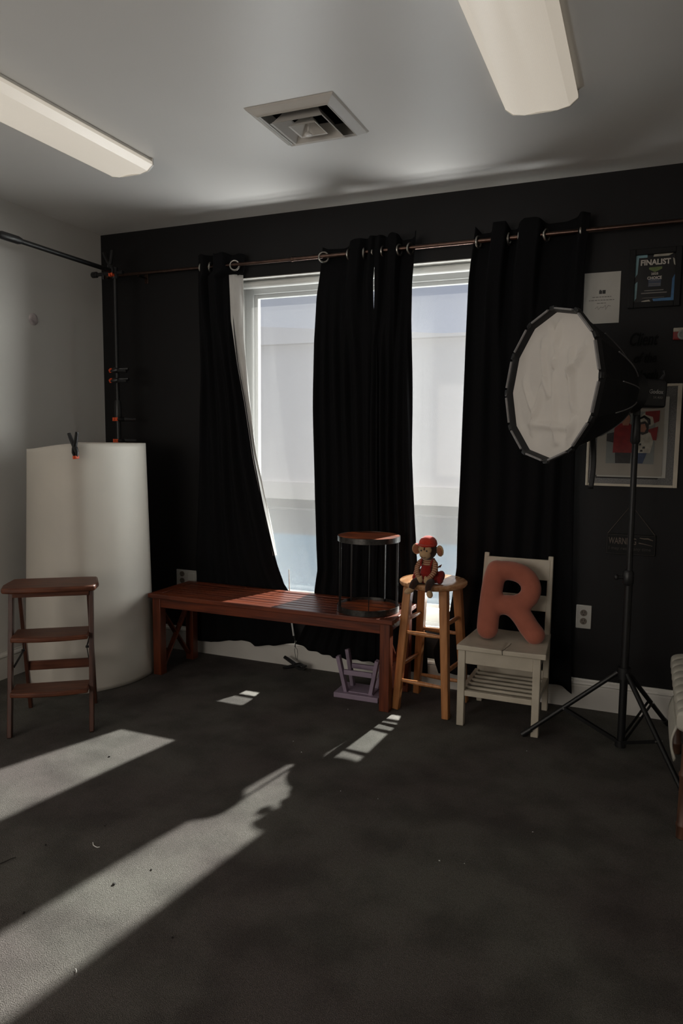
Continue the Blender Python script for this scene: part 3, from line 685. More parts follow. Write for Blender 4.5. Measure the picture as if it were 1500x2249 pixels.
for x in (lx0+.012, lx1-.038):
    MB().box((x, ly0+lw, .392), (x+.022, ly1-lw, BZ-.024)).build('side_apron', 'bench', bn, bevel=.002)
    b = MB().bar((x+.006, ly0+lw-.004, .375), (x+.006, ly1-lw+.004, .035), .011, .032, up=(1, 0, 0)); b.bar((x+.017, ly0+lw-.004, .035), (x+.017, ly1-lw+.004, .375), .011, .032, up=(1, 0, 0))
    b.v = b.v; b.build('cross_brace', 'benchleg', bn, bevel=.002)
MB().lathe([(.0005, 0), (.008, 0), (.008, .003), (.0005, .003)], (lx1-.016, ly0+.115, .420), 16, Matrix.Rotation(PI/2, 3, 'Y')).build('screw_cap', 'steel', bn)

# ------------------------------------------------------------------ cage side table on the bench
DX, DY, DR = 1.955, -.330, .157
dt = thing('cage_side_table', 'round wood and black metal cage table standing on the bench', 'side table', (DX, DY, BZ))
Z0, Z1 = BZ+.001, .856
def ring(mb, r, z0, z1, th=.003, n=48): return mb.lathe([(r-th, z0), (r, z0), (r, z1), (r-th, z1), (r-th, z0)], (DX, DY, 0), n, cap=False)
ring(MB(), DR+.003, Z1-.026, Z1+.001).build('top_band', 'drummetal', dt)
MB().lathe([(DR, Z1-.014), (DR, Z1)], (DX, DY, 0), 48).build('table_top', 'drumwood', dt)
ring(MB(), DR+.003, Z0, Z0+.030).build('bottom_band', 'drummetal', dt)
MB().lathe([(DR, Z0+.006), (DR, Z0+.016)], (DX, DY, 0), 48).build('bottom_shelf', 'drumwood', dt)
for k in range(5):
    a = math.radians(3.6+72*k); x, y = DX+(DR-.006)*math.cos(a), DY+(DR-.006)*math.sin(a)
    MB().bar((x, y, Z0+.010), (x, y, Z1-.014), .0045, .0110, up=(math.cos(a), math.sin(a), 0)).build('upright_rod', 'blackmetal', dt, bevel=.001)

# ------------------------------------------------------------------ bar stool
a_ = -.11
bs = thing('bar_stool', 'varnished blond wood bar stool with a toy monkey on it', 'stool', (2.285, -.285, 0), a_)
SZ = .648
MB().lathe([(.002, SZ-.030), (.150, SZ-.030), (.163, SZ-.024), (.169, SZ-.014), (.168, SZ-.004), (.162, SZ), (.10, SZ-.0015), (.002, SZ-.003)], (0, 0, 0), 56).build('seat', 'pine_top', bs, world=False)
bh, th_ = .133, .093
def lp(sx, sy_, z):
    k = z/(SZ-.03); return Vector((sx*lerp(bh, th_, k), sy_*lerp(bh, th_, k), z))
for sx in (-1, 1):
    for s2 in (-1, 1):
        MB().bar(lp(sx, s2, 0), lp(sx, s2, SZ-.03), .035, .035, up=(0, 1, 0), w2=.042, h2=.042).build('leg', 'pine', bs, bevel=.004, world=False)
for (A_, B_, zs) in (((-1, -1), (1, -1), (.392, .148)), ((-1, 1), (1, 1), (.360, .105)), ((-1, -1), (-1, 1), (.450, .222)), ((1, -1), (1, 1), (.450, .222))):
    for z in zs:
        p, q = lp(*A_, z), lp(*B_, z); m_ = (p+q)/2
        MB().tube([p, p.lerp(q, .12), p.lerp(q, .3), m_, p.lerp(q, .7), p.lerp(q, .88), q], [.007, .0085, .0105, .0115, .0105, .0085, .007], 12).build('rung', 'pine', bs, world=False)
MB().lathe([(.002, SZ-.040), (.105, SZ-.040), (.105, SZ-.030), (.002, SZ-.030)], (0, 0, 0), 32).build('mounting_ring', 'pine', bs, world=False)

# ------------------------------------------------------------------ toy monkey (sits on the stool, faces the room)
mk = thing('plush_monkey', 'toy monkey in a red cap and red overalls sitting on the stool', 'stuffed toy', (2.283, -.375, SZ), -.10); mk.scale = (1.08,)*3
def mb_(name, mbx, m_, parent=None, **k): return mbx.build(name, m_, parent or mk, world=False, **k)
body = MB().lathe([(.004, .004), (.030, .006), (.040, .020), (.041, .040), (.036, .062), (.030, .085), (.026, .105), (.018, .118), (.004, .124)], (0, .004, 0), 28, uvs=[0, .5, 1.6, 3.2, 5.1, 7.4, 9.6, 11.4, 12.4])
mb_('body', body, 'stripes')
ov = MB().lathe([(.030, .003), (.050, .006), (.057, .020), (.052, .038), (.043, .050), (.040, .062)], (0, .006, 0), 28, cap=False)
ovo = mb_('overalls', ov, 'mred')
b = MB().grid(lambda u, v: (lerp(-.026, .026, u)*(1-.15*v), -.006-math.sqrt(max(0, .0385**2*(1-.35*v)**2-(lerp(-.026, .026, u)*(1-.15*v))**2*.9)), lerp(.045, .084, v)), 12, 8)
o = mb_('bib', b, 'mred', fix=False, parent=ovo); so = o.modifiers.new('felt', 'SOLIDIFY'); so.thickness = .002; so.offset = 0
for s in (-1, 1):
    b = MB().tube([(s*.022, -.034, .080), (s*.025, -.030, .098), (s*.025, -.010, .113), (s*.022, .012, .112), (s*.014, .034, .085)], .0042, 8, flat=.5)
    mb_('strap', b, 'mred', parent=ovo)
    # puffed trouser folds at each side
    b = MB().ell((s*.052, .012, .030), (.020, .030, .030), Matrix.Rotation(s*.35, 3, 'Y')); b.ell((s*.058, -.004, .020), (.015, .022, .020)); b.tube([(s*.050+.012*math.cos(a)*s, -.010+.0*a, .034+.022*math.sin(a)) for a in [PI*2*k/14 for k in range(14)]], .004, 8, closed=True)
    mb_('trouser_puff', b, 'mred', parent=ovo)
    # arms: shoulder - elbow - wrist, hands meet in the lap
    pts = [(s*.024, -.006, .105), (s*.037, -.012, .092), (s*.043, -.024, .072), (s*.040, -.038, .052), (s*.029, -.050, .036), (s*.020, -.055, .029)]
    mb_('arm', MB().tube(pts, [.011, .0125, .0125, .012, .011, .0105], 12, uvlen=2.4), 'stripes')
    mb_('hand', MB().ell((s*.0165, -.058, .023), (.0135, .0135, .0155), Matrix.Rotation(s*.7, 3, 'Y')).ell((s*.010, -.058, .034), (.0055, .006, .008)), 'mface')
    # legs bend over the seat edge; toes turned out
    pts = [(s*.024, -.028, .014), (s*.031, -.052, .016), (s*.036, -.078, .011), (s*.038, -.094, -.004), (s*.039, -.100, -.022)]
    mb_('leg', MB().tube(pts, [.019, .017, .0155, .014, .012], 12), 'mfur')
    ft = Vector((-.046, -.106, -.022) if s < 0 else (.052, -.110, -.026)); R_ = Matrix.Rotation(-s*.35+ (0.9 if s < 0 else -.1), 3, 'Z')
    fo = MB().ell(ft, (.0140, .0250, .0130), Matrix.Rotation(-.9 if s < 0 else .55, 3, 'Z') @ Matrix.Rotation(.35, 3, 'X'))
    mb_('foot', fo, 'mface')
HX = Matrix.Translation((0, 0, .112)) @ Matrix.Rotation(-.08, 4, 'Z') @ Matrix.Rotation(.10, 4, 'X') @ Matrix.Scale(1.29, 4) @ Matrix.Translation((0, 0, -.118))
def hb_(name, mbx, m_, parent=None, **k): return mbx.xf(HX).build(name, m_, parent or mk, world=False, **k)
hd = MB().ell((0, -.002, .150), (.032, .030, .034)); hd.ell((0, -.012, .142), (.026, .024, .026))
ho = hb_('head', hd, 'mfur')
fc = MB().ell((0, -.024, .139), (.0215, .017, .0185)); fc.ell((-.0115, -.0245, .155), (.0135, .0090, .0135)); fc.ell((.0115, -.0245, .155), (.0135, .0090, .0135))
fo_ = hb_('face', fc, 'mface', parent=ho)
for s in (-1, 1):
    hb_('eye', MB().ell((s*.0105, -.0338, .153), (.0030, .0018, .0032)), 'ink', parent=ho)
    e = MB().ell((s*.0445, .000, .149), (.0170, .0065, .0200), Matrix.Rotation(-s*.35, 3, 'Z')); eo = hb_('ear', e, 'mface', parent=ho)
    hb_('inner_ear', MB().ell((s*.045, -.0052, .148), (.0125, .0040, .0155), Matrix.Rotation(-s*.35, 3, 'Z')), 'mear', parent=ho)
hb_('mouth', MB().tube([(-.009, -.0405, .133), (-.004, -.0415, .1305), (0, -.0418, .130), (.004, -.0415, .1305), (.009, -.0405, .133)], .0008, 6), 'mfur', parent=ho)
b = MB().lathe([(.0315, .165), (.0325, .171), (.030, .182), (.023, .191), (.012, .197), (.002, .198)], (0, -.001, 0), 28)
cp_ = hb_('cap', b, 'mcap')
b = MB().grid(lambda u, v: (math.sin(lerp(-1.15, 1.15, u))*(.0315+.011*v), -.001-math.cos(lerp(-1.15, 1.15, u))*(.0315+.018*v), .168+.003*v+.004*math.cos(lerp(-1.15, 1.15, u))), 16, 4)
o = hb_('cap_brim', b, 'mcap', fix=False, parent=cp_); so = o.modifiers.new('felt', 'SOLIDIFY'); so.thickness = .0035; so.offset = 0
# bow at the back
b = MB(); b.prism([(-.010, .060), (-.045, .108), (-.030, .112)], 1, .034, .037); b.prism([(.010, .060), (.052, .085), (.046, .070)], 1, .034, .037); b.ell((0, .036, .064), (.008, .006, .008))
mb_('bow', b, 'mear')

# ------------------------------------------------------------------ white school chair
ch = thing('white_wooden_chair', 'old white painted wooden chair with a cracked seat', 'chair', (2.66, -.29, 0))
X0, X1 = 2.466, 2.846
def seat(u, v):
    x = lerp(X0-.006, X1+.022, u); y = lerp(-.492, -.105, v)
    taper = (v)*.012; x = lerp(x, lerp(X0+.02, X1-.004, u), v)
    dip = .012*math.sin(PI*u)**1.3*(1 - .35*v)*min(1, .3+v*3) if 0 < u < 1 else 0
    split = .004*math.exp(-((u-.52)/.012)**2)*(1 if v < .45 else 0)
    return (x, y, .392-dip-split+.0035*math.cos((u-.5)*8*PI)*0)
n1, n2 = 50, 24; g_ = MB(); g_.grid(seat, n1, n2); base = len(g_.v)
g_.grid(lambda u, v: (seat(u, v)[0], seat(u, v)[1], .366), n1, n2)
cu = n1+1
for i in range(n1):
    for j in (0, n2): g_.f.append((j*cu+i, j*cu+i+1, base+j*cu+i+1, base+j*cu+i))
for j in range(n2):
    for i in (0, n1): g_.f.append((j*cu+i, (j+1)*cu+i, base+(j+1)*cu+i, base+j*cu+i))
so_ = g_.build('seat', 'chair', ch, bevel=.004)
b = MB()
px_ = [(.52, 0), (.515, .05), (.535, .10), (.53, .18), (.55, .28), (.56, .40)]
for (u0, v0), (u1, v1) in zip(px_, px_[1:]):
    p, q = Vector(seat(u0, v0)), Vector(seat(u1, v1)); p.z += .0012; q.z += .0012; p.z = max(p.z, .3825); q.z = max(q.z, .3825) 
    b.bar(p, q, .0022*(1-v0*1.6), .001)
b.bar((seat(.52, 0)[0], -.4932, .386), (seat(.52, 0)[0]+.002, -.4932, .368), .0025, .001, up=(0, 1, 0))
b.build('crack', 'slot', so_, smooth=False)
for x in (X0, X1-.036):
    MB().box((x, -.484, 0), (x+.034, -.450, .368)).build('front_leg', 'chair', ch, bevel=.003)
for x, xt in ((X0+.018, 2.500), (X1-.034, 2.815)):
    b = MB().bar((x+.014, -.110, 0), (x+.014, -.118, .39), .028, .036, up=(0, 1, 0)); b.bar((x+.014, -.118, .36), (xt+.012, -.088, .775), .027, .034, up=(0, 1, 0), w2=.024, h2=.022)
    b.build('back_post', 'chair', ch, bevel=.003)
for z0, z1 in ((.655, .757), (.500, .578)):
    f = lambda z: -.118+.030*(z-.36)/.415
    MB().box((2.514, f(z0)-.010, z0), (2.826, f(z0)+.006, z1), Matrix.Rotation(-.075, 3, 'X')).build('back_slat', 'chair', ch, bevel=.003)
MB().box((X0+.034, -.478, .302), (X1-.036, -.460, .366)).build('front_apron', 'chair', ch, bevel=.002)
for x in (X0+.012, X1-.030): MB().box((x, -.450, .306), (x+.018, -.135, .366)).build('side_apron', 'chair', ch, bevel=.002)
MB().box((X0+.034, -.480, .146), (X1-.036, -.456, .172)).build('front_stretcher', 'chair', ch, bevel=.002)
for x in (X0+.008, X1-.030): MB().box((x, -.456, .148), (x+.022, -.125, .172)).build('side_stretcher', 'chair', ch, bevel=.002)
for k in range(5):
    y = -.41+k*.058; MB().tube([(X0+.026, y, .164), (X1-.026, y, .164)], .010, 10).build('rack_bar', 'chair', ch)
MB().box((X0+.03, -.135, .150), (X1-.03, -.118, .205)).build('rear_stretcher', 'chair', ch, bevel=.002)

# ------------------------------------------------------------------ letter R pillow
rp = thing('letter_pillow', 'terracotta stuffed pillow shaped like the letter R, propped on the white chair', 'pillow', (2.68, -.30, .392))
b = MB(); r_ = .047
def arc(cx, cz, rx, rz, a0, a1, n): return [(cx+rx*math.cos(lerp(a0, a1, i/n)), 0, cz+rz*math.sin(lerp(a0, a1, i/n))) for i in range(n+1)]
stem = [(-.106, 0, .042), (-.108, 0, .10), (-.108, 0, .20), (-.104, 0, .28), (-.094, 0, .325)]
bowl = [(-.094, 0, .325), (-.05, 0, .333)] + arc(-.020, .250, .098, .082, PI/2*.95, -PI/2*.8, 10) + [(-.01, 0, .168), (-.06, 0, .162), (-.10, 0, .165)]
leg = [(-.02, 0, .168), (.02, 0, .150), (.055, 0, .115), (.085, 0, .075), (.115, 0, .045)]
def dense(pts, k=4):
    out = []
    for p, q in zip(pts, pts[1:]):
        for i in range(k): out.append(Vector(p).lerp(Vector(q), i/k))
    return out+[Vector(pts[-1])]
for path, rr in ((stem, .053), (bowl, .048), (leg, .050)):
    d = dense(path)
    b.tube(d, rr, 16, flat=.80, up=(0, 1, 0), cap=True)
    for e in (d[0], d[-1]): b.ell(e, (rr, rr*.80, rr))
TL = Matrix.Translation((2.672, -.318, .392)) @ Matrix.Rotation(-.28, 4, 'X') @ Matrix.Rotation(.035, 4, 'Y') @ Matrix.Rotation(.10, 4, 'Z')
b.xf(TL); o = b.build('stuffed_letter', 'rpillow', rp, angle=180)
rm = o.modifiers.new('fuse', 'REMESH'); rm.mode = 'VOXEL'; rm.voxel_size = .0065; rm.use_smooth_shade = True
smo = o.modifiers.new('soften', 'SMOOTH'); smo.factor = .8; smo.iterations = 9

# ------------------------------------------------------------------ upside-down lilac stool
ps_ = thing('lilac_step_stool', 'small lilac wooden stool lying upside down under the bench', 'stool', (1.92, -.295, 0), .02)
MB().box((-.132, -.090, .001), (.112, .088, .028)).build('seat', 'lilac', ps_, bevel=.003, world=False)
MB().box((-.060, -.062, .028), (.075, .070, .034)).build('underside_pad', 'lilac', ps_, bevel=.002, world=False)
for s in (-1, 1):
    for s2 in (-1, 1):
        MB().bar((-.008+s*.068, s2*.050, .026), (-.008+s*.108, s2*.066, .218), .020, .030, up=(0, 1, 0)).build('leg', 'lilac', ps_, bevel=.002, world=False)
for s2 in (-1, 1): MB().box((-.085, s2*.058-.008, .120), (.070, s2*.058+.008, .146)).build('rail', 'lilac', ps_, bevel=.002, world=False)

# ------------------------------------------------------------------ blind wand and dropped clamp under the bench
cd = thing('shade_pull_cord', 'white wand with a black cord loop hanging under the bench between curtains', 'cord', (1.39, -.075, .28))
p0, p1 = at(637, 1345, 1, -.075), at(645, 1396, 1, -.075)
MB().tube([p0+Vector((-.012, .01, .25)), p0, p1], [.003, .0042, .0052], 10).build('wand', 'vinyl', cd)
p2, p3 = at(649, 1409, 1, -.075), at(648, 1421, 1, -.075)
MB().tube([p1, p2, p3], [.005, .0025, .0035], 8).build('cord_stopper', 'blackplastic', cd)
q = [at(x, y, 1, -.075) for x, y in ((649, 1421), (647, 1427), (648, 1436), (651, 1448), (653, 1449), (654, 1436), (653, 1427), (650, 1422))]
MB().tube(q, .0013, 6).build('cord_loop', 'blackplastic', cd)
f = at(647, 1456, 1, -.085)
t = clamp('black spring clamp resting on the carpet below the shade cord', frame((f.x+.012, -.095, .036), (1, -.15, -.05), (.15, 0, 1)), jaw='blackplastic', size=1.05)

# ------------------------------------------------------------------ light stand, strobe, softbox
PX, PY = 3.190, -.470
sd = thing('light_stand', 'black tripod light stand carrying the round softbox', 'light stand', (PX, PY, 0))
MB().tube([(PX+.004, PY, .035), (PX+.003, PY, .78)], .0165, 14).build('lower_pole', 'blackmetal', sd)
MB().tube([(PX+.003, PY, .75), (PX, PY, 1.47)], .0125, 14).build('upper_pole', 'blackmetal', sd)
b = MB().tube([(PX, PY, .735), (PX, PY, .745), (PX, PY, .79), (PX, PY, .80)], [.017, .023, .023, .016], 14); b.tube([(PX, PY, .768), (PX-.045, PY-.01, .768)], .007, 10); b.ell((PX-.047, PY-.01, .768), (.010, .014, .014)); b.build('height_lock', 'blackplastic', sd)
MB().tube([(PX+.003, PY, .325), (PX+.003, PY, .375)], .027, 16).build('leg_collar', 'blackplastic', sd)
MB().tube([(PX+.003, PY, .020), (PX+.003, PY, .050)], .024, 16).build('brace_collar', 'blackplastic', sd)
for fx, fy in ((2.778, -.489), (3.440, -.870), (3.389, -.085)):
    top = Vector((PX+.003, PY, .350)); ft = Vector((fx, fy, .011)); d = (ft-top).normalized(); lat = d.cross(Vector((0, 0, 1))).normalized()
    a_s = top+Vector((fx-PX, fy-PY, 0)).normalized()*.025
    l_ = MB().tube([a_s, ft], .0105, 12).build('leg', 'blackmetal', sd)
    MB().tube([ft-d*.045, ft+d*.004], .0130, 12).build('foot_cap', 'blackplastic', l_)
    mid = a_s.lerp(ft, .56); hb = Vector((PX+.003, PY, .035))
    br = MB()
    for s in (-1, 1): br.bar(hb+lat*s*.010, mid+lat*s*.010, .004, .014)
    bo = br.build('brace', 'blackmetal', sd)
    MB().tube([mid-lat*.015, mid+lat*.015], .004, 8).build('rivet', 'steel', bo)
# softbox
N = Vector((-.735, -.676, .045)).normalized(); F = Vector((2.866, -.765, 1.565))
Ux = Vector((0, 0, 1)).cross(N).normalized(); Uy = N.cross(Ux).normalized()
def sp3(r, a, d): return F + Ux*(r*math.cos(a)) + Uy*(r*math.sin(a)) + N*d
NR, RR, DEP = 12, .298, .385
sb = thing('octagonal_softbox', 'large round black softbox with white diffusion front facing left', 'softbox', F-N*DEP)
def rad(t): return RR*math.sqrt(max(0., 1-t*.955))
rim_ph = PI/12*.2
def shell(u, v):
    a = u*2*PI+rim_ph; r = rad(v); seg = 2*PI/NR; ph = ((a-rim_ph) % seg)-seg/2
    k = math.cos(seg/2)/math.cos(ph)
    k = lerp(k, 1, .15); return sp3(r*k, a, -v**1.05*DEP)
def shellv(u, v): return shell(u, v**1.5 if v < 1 else 1)
o = MB().grid(shellv, 96, 26, closed_u=True).build('outer_shell', 'softshell', sb, fix=False, angle=20)
so = o.modifiers.new('fabric', 'SOLIDIFY'); so.thickness = .002
hubp = F-N*(DEP+.0)
b = MB(); b.tube([F-N*(DEP-.03), F-N*(DEP-.02), F-N*(DEP+.035), F-N*(DEP+.04)], [.078, .088, .085, .078], 24); b.build('speed_ring', 'blackplastic', sb)
b = MB()
front = MB()
def face(u, v):
    a = v*0; r = u
    return None
# crumpled diffusion cloth: polar grid, pulled to a 12-gon, with radial creases
ridges = [(random.Random(5+i).uniform(0, 2*PI), random.Random(50+i).uniform(.1, .8)) for i in range(12)]
def cloth(u, v):
    a = u*2*PI+rim_ph; seg = 2*PI/NR; ph = ((a-rim_ph) % seg)-seg/2; k = math.cos(seg/2)/math.cos(ph)
    r = .290*k*v; X, Y = r*math.cos(a), r*math.sin(a)
    d = 0.
    for (ax, ay, bx, by, h) in ((.02, .27, .01, .06, .010), (.01, .06, .06, -.24, .009), (-.10, .20, -.02, -.05, .008), (-.22, .05, -.10, -.12, .007), (.10, .14, .15, -.12, .010), (.15, -.12, .12, -.25, .008), (-.16, -.15, .16, -.17, .006), (-.06, .25, .02, .10, -.008), (.20, .15, .09, .02, .007), (-.05, .04, -.13, -.2, .007)):
        dx, dy = bx-ax, by-ay; L2 = dx*dx+dy*dy; t = max(0, min(1, ((X-ax)*dx+(Y-ay)*dy)/L2)); dd = math.hypot(X-ax-dx*t, Y-ay-dy*t)
        d += h*.75*math.exp(-(dd/.015)**2)*math.sin(PI*min(1, max(0, t)))**.5 if 0 < t < 1 else 0
    d += .004*noise.noise(Vector((X*7, Y*5, 3.1))) + .0012*noise.noise(Vector((X*19, Y*13, 1.1)))
    edge = min(1, (1-v)*6)
    return sp3(r, a, -.026+3.4*d*edge+.006*(1-v*v))
MB().grid(cloth, 144, 60, closed_u=True).build('diffusion_cloth', 'softface', sb, fix=False, angle=30)
rm_ = MB()
def rimf(u, v):
    a = u*2*PI+rim_ph; seg = 2*PI/NR; ph = ((a-rim_ph) % seg)-seg/2; k = math.cos(seg/2)/math.cos(ph)
    prof = [(.286, -.030), (.294, -.006), (.299, .000), (.302, -.006), (.300, -.030)]
    x = v*(len(prof)-1); i = min(int(x), len(prof)-2); f = x-i; r, d = lerp(prof[i][0], prof[i+1][0], f), lerp(prof[i][1], prof[i+1][1], f)
    return sp3(r*k, a, d)
MB().grid(rimf, 144, 8, closed_u=True).build('rim_band', 'softshell', sb, fix=False, angle=30)
kv = 1.012
for i in range(NR):
    a0 = rim_ph+2*PI*i/NR; a1 = a0+2*PI/NR
    p, q = sp3(.302, a0, .0), sp3(.302, a1, .0)
    MB().bar(p.lerp(q, .14), p.lerp(q, .86), .007, .011, up=N).build('rim_rod', 'silver', sb, bevel=.001)
    MB().box((-.008, -.013, -.012), (.007, .013, .006)).xf(Matrix.Translation(sp3(.302, a0, -.004)) @ Matrix((Ux, Uy, N)).transposed().to_4x4() @ Matrix.Rotation(a0, 4, 'Z')).build('corner_cap', 'blackplastic', sb, bevel=.003)
    # rib tape on the shell
    pts = []
    for j in range(9):
        t = lerp(.45, .93, j/8)**1.0; rr = rad(t)*1.012+.001; pts.append(sp3(rr, a0, -t**1.05*DEP))
    MB().tube(pts, .0052, 6, flat=.4).build('rib_tape', 'silver', sb)
sp0 = at(1313, 975, 1, -.62); b = MB().grid(lambda u, v: Vector((3.020+.020*u, -.600+.004*math.sin(v*5), 1.365-.215*v))+Vector((.008*math.sin(v*3), 0, 0)), 3, 14)
o = b.build('hanging_strap', 'softshell', sb, fix=False); so = o.modifiers.new('webbing', 'SOLIDIFY'); so.thickness = .003
# strobe head
st2 = thing('studio_strobe', 'black studio flash head mounted behind the softbox on the stand', 'studio light', (PX, PY, 1.50))
ax = -N; ax = Vector((ax.x*.95, ax.y*.55, -.02)).normalized()
side = ax.cross(Vector((0, 0, 1))).normalized(); upv = side.cross(ax).normalized()
c0 = F-N*(DEP+.025)
mm = Matrix(((ax.x, side.x, upv.x, c0.x), (ax.y, side.y, upv.y, c0.y), (ax.z, side.z, upv.z, c0.z), (0, 0, 0, 1)))
b = MB().prism([(-.052, -.050), (-.046, -.060), (.046, -.060), (.052, -.050), (.054, .040), (.044, .056), (-.044, .056), (-.054, .040)], 0, .0, .125)
hs = b.xf(mm).build('housing', 'blackplastic', st2, bevel=.008)
MB().tube([(0, 0, 0), (.03, 0, 0)], .062, 24).xf(mm).build('mount_collar', 'blackplastic', st2)
b = MB().tube([(.115, 0, .050), (.135, 0, .078), (.130, 0, .095)], [.007, .007, .006], 8).xf(mm); b.build('carry_handle', 'blackplastic', st2)
b = MB().bar((PX, PY, 1.452), (PX, PY, 1.535), .030, .034, up=(0, 1, 0)); b.bar((PX-.0, PY, 1.50), (PX+.045, PY-.01, 1.52), .024, .03)
br_ = b.build('tilt_bracket', 'blackplastic', st2, bevel=.003)
MB().lathe([(.0005, 0), (.010, 0), (.010, .003), (.0005, .003)], (PX+.002, PY-.0195, 1.487), 20, Matrix.Rotation(PI/2, 3, 'X')).build('pivot_bolt', 'steel', st2)
b = MB().tube([(PX+.015, PY-.02, 1.44), (PX+.03, PY-.02, 1.448), (PX+.048, PY-.03, 1.435), (PX+.052, PY-.03, 1.415)], [.006, .009, .011, .007], 10, flat=.6); b.build('tilt_lever', 'blackplastic', st2)
MB().tube([(PX, PY, 1.335), (PX, PY, 1.345), (PX, PY, 1.40), (PX, PY, 1.455)], [.013, .020, .018, .015], 14).build('stand_socket', 'blackplastic', st2)
lo_ = at(1412, 853, 1, -.535)
xd = -side if side.x < 0 else side
ld = ax if ax.x > 0 else -ax
# lettering on the side of the flash that faces the room
sN = side if side.y < 0 else -side
org = c0+ax*.046+sN*.0555+upv*(-.004)
M['logo'] = mat('pale_logo_ink', (.30, .29, .28), .6, var=.1, scale=60)
text('logo_lettering', 'Godox', .024, org, 'logo', st2, xdir=ax, updir=upv, width=.060, offset=.0004)
text('model_lettering', 'SK400', .014, org+upv*-.020+ax*.018, 'greyink', st2, xdir=ax, updir=upv, width=.040)

# ------------------------------------------------------------------ wall pieces, right
def flat(name, m_, lo, hi, parent, bev=0.): return MB().box(lo, hi).build(name, m_, parent, bevel=bev, smooth=False)
ca = thing('thank_you_card', 'white printed letter pinned to the dark wall right of the curtain', 'letter', (3.0, 0, 2.05))
flat('paper_sheet', 'printwhite', (2.921, -.004, 1.905), (3.084, -.001, 2.143), ca)
for lo, hi in (((2.990, -.0055, 2.045), (3.003, -.004, 2.062)), ((3.004, -.0055, 2.045), (3.018, -.004, 2.064))): pass
b = MB().box((2.990, -.0050, 2.043), (3.003, -.004, 2.058)).box((3.005, -.0050, 2.043), (3.019, -.004, 2.060)); b.box((2.992, -.0050, 2.058), (2.998, -.004, 2.062)); b.build('letterhead_mark', 'ink', ca, smooth=False)
for i, (z, wd_) in enumerate(((2.027, .085), (2.012, .115), (1.998, .042))):
    b = MB(); x = 3.003-wd_/2; rn = random.Random(i)
    while x < 3.003+wd_/2:
        ww = rn.uniform(.006, .014); b.box((x, -.0048, z), (min(x+ww, 3.003+wd_/2), -.004, z+.0032)); x += ww+.003
    b.build('printed_line', 'greyink', ca, smooth=False)
b = MB(); b.tube([(2.975, -.0045, 1.975), (2.985, -.0045, 1.985), (2.990, -.0045, 1.970), (3.0, -.0045, 1.982), (3.010, -.0045, 1.978), (3.020, -.0045, 1.990), (3.022, -.0045, 1.968), (3.034, -.0045, 1.988), (3.045, -.0045, 1.984)], .0007, 5); b.build('signature', 'ink', ca)

aw = thing('award_frame', 'black framed FINALIST award certificate on the dark wall', 'framed certificate', (3.23, 0, 2.1))
fx0, fx1, fz0, fz1 = 3.120, 3.342, 1.966, 2.232; fw = .026
b = MB(); b.box((fx0, -.022, fz0), (fx0+fw, 0, fz1)).box((fx1-fw, -.022, fz0), (fx1, 0, fz1)).box((fx0+fw, -.022, fz0), (fx1-fw, 0, fz0+fw)).box((fx0+fw, -.022, fz1-fw), (fx1-fw, 0, fz1)); b.build('frame', 'blacksign', aw, bevel=.002)
flat('print', 'glossblack', (fx0+fw, -.006, fz0+fw), (fx1-fw, -.001, fz1-fw), aw)
def quad(name, m_, pts, y, parent): return MB().prism(pts, 1, y-.0008, y).build(name, m_, parent, smooth=False)
ix0, ix1, iz0, iz1 = fx0+fw, fx1-fw, fz0+fw, fz1-fw
quad('border_print', 'teal', [(ix0, iz1), (ix0+.050, iz1), (ix0+.050, iz1-.012), (ix0+.014, iz1-.012), (ix0+.010, iz1-.085), (ix0, iz1-.100)], -.006, aw)
quad('border_print', 'teal', [(ix0, iz0+.085), (ix0+.012, iz0+.095), (ix0+.010, iz0+.02), (ix0, iz0+.005)], -.006, aw)
quad('border_print', 'cream', [(ix0+.078, iz1), (ix1-.010, iz1), (ix1-.03, iz1-.010), (ix0+.075, iz1-.010)], -.006, aw)
quad('border_print', 'cream', [(ix0+.030, iz0), (ix0+.075, iz0), (ix0+.065, iz0+.010), (ix0+.035, iz0+.006)], -.006, aw)
quad('border_print', 'blueprint', [(ix0+.085, iz0), (ix1, iz0), (ix1, iz0+.12), (ix1-.010, iz0+.10), (ix1-.012, iz0+.016), (ix0+.080, iz0+.014)], -.006, aw)
quad('border_print', 'cream', [(ix1-.012, iz1-.02), (ix1-.004, iz1-.025), (ix1, iz1-.055), (ix1-.006, iz1-.05)], -.006, aw)
xc = (ix0+ix1)/2
M['gilt'] = mat('pale_award_lettering', (.42, .38, .34), .5, var=.1, scale=60)
text('award_title', 'FINALIST', .034, (xc-.064, -.0072, iz1-.046), 'gilt', aw, width=.128, offset=.0012)
quad('badge_print', 'green', [(xc-.026, iz1-.058), (xc+.030, iz1-.056), (xc+.030, iz1-.066), (xc, iz1-.080), (xc-.026, iz1-.066)], -.0063, aw)
quad('badge_print', 'navy', [(xc-.026, iz1-.108), (xc+.028, iz1-.108), (xc+.028, iz1-.145), (xc-.026, iz1-.145)], -.0063, aw)
text('award_year', '2025', .014, (xc-.016, -.0072, iz1-.092), 'gilt', aw, width=.030, offset=.0003)
text('award_name', 'CHOICE', .018, (xc-.032, -.0072, iz1-.112), 'gilt', aw, width=.062, offset=.0006)
text('award_subtitle', 'AWARDS', .008, (xc-.018, -.0072, iz1-.120), 'greyink', aw, width=.036)
b = MB().box((xc-.024, -.0072, iz1-.134), (xc+.026, -.0064, iz1-.131)).box((xc-.024, -.0072, iz1-.141), (xc+.026, -.0064, iz1-.138)).box((xc-.042, -.0072, iz1-.164), (xc+.040, -.0064, iz1-.160)).box((xc-.055, -.0072, iz1-.176), (xc+.055, -.0064, iz1-.171)).box((xc-.05, -.0072, iz1-.196), (xc+.045, -.0064, iz1-.194)); b.build('small_print', 'greyink', aw, smooth=False)

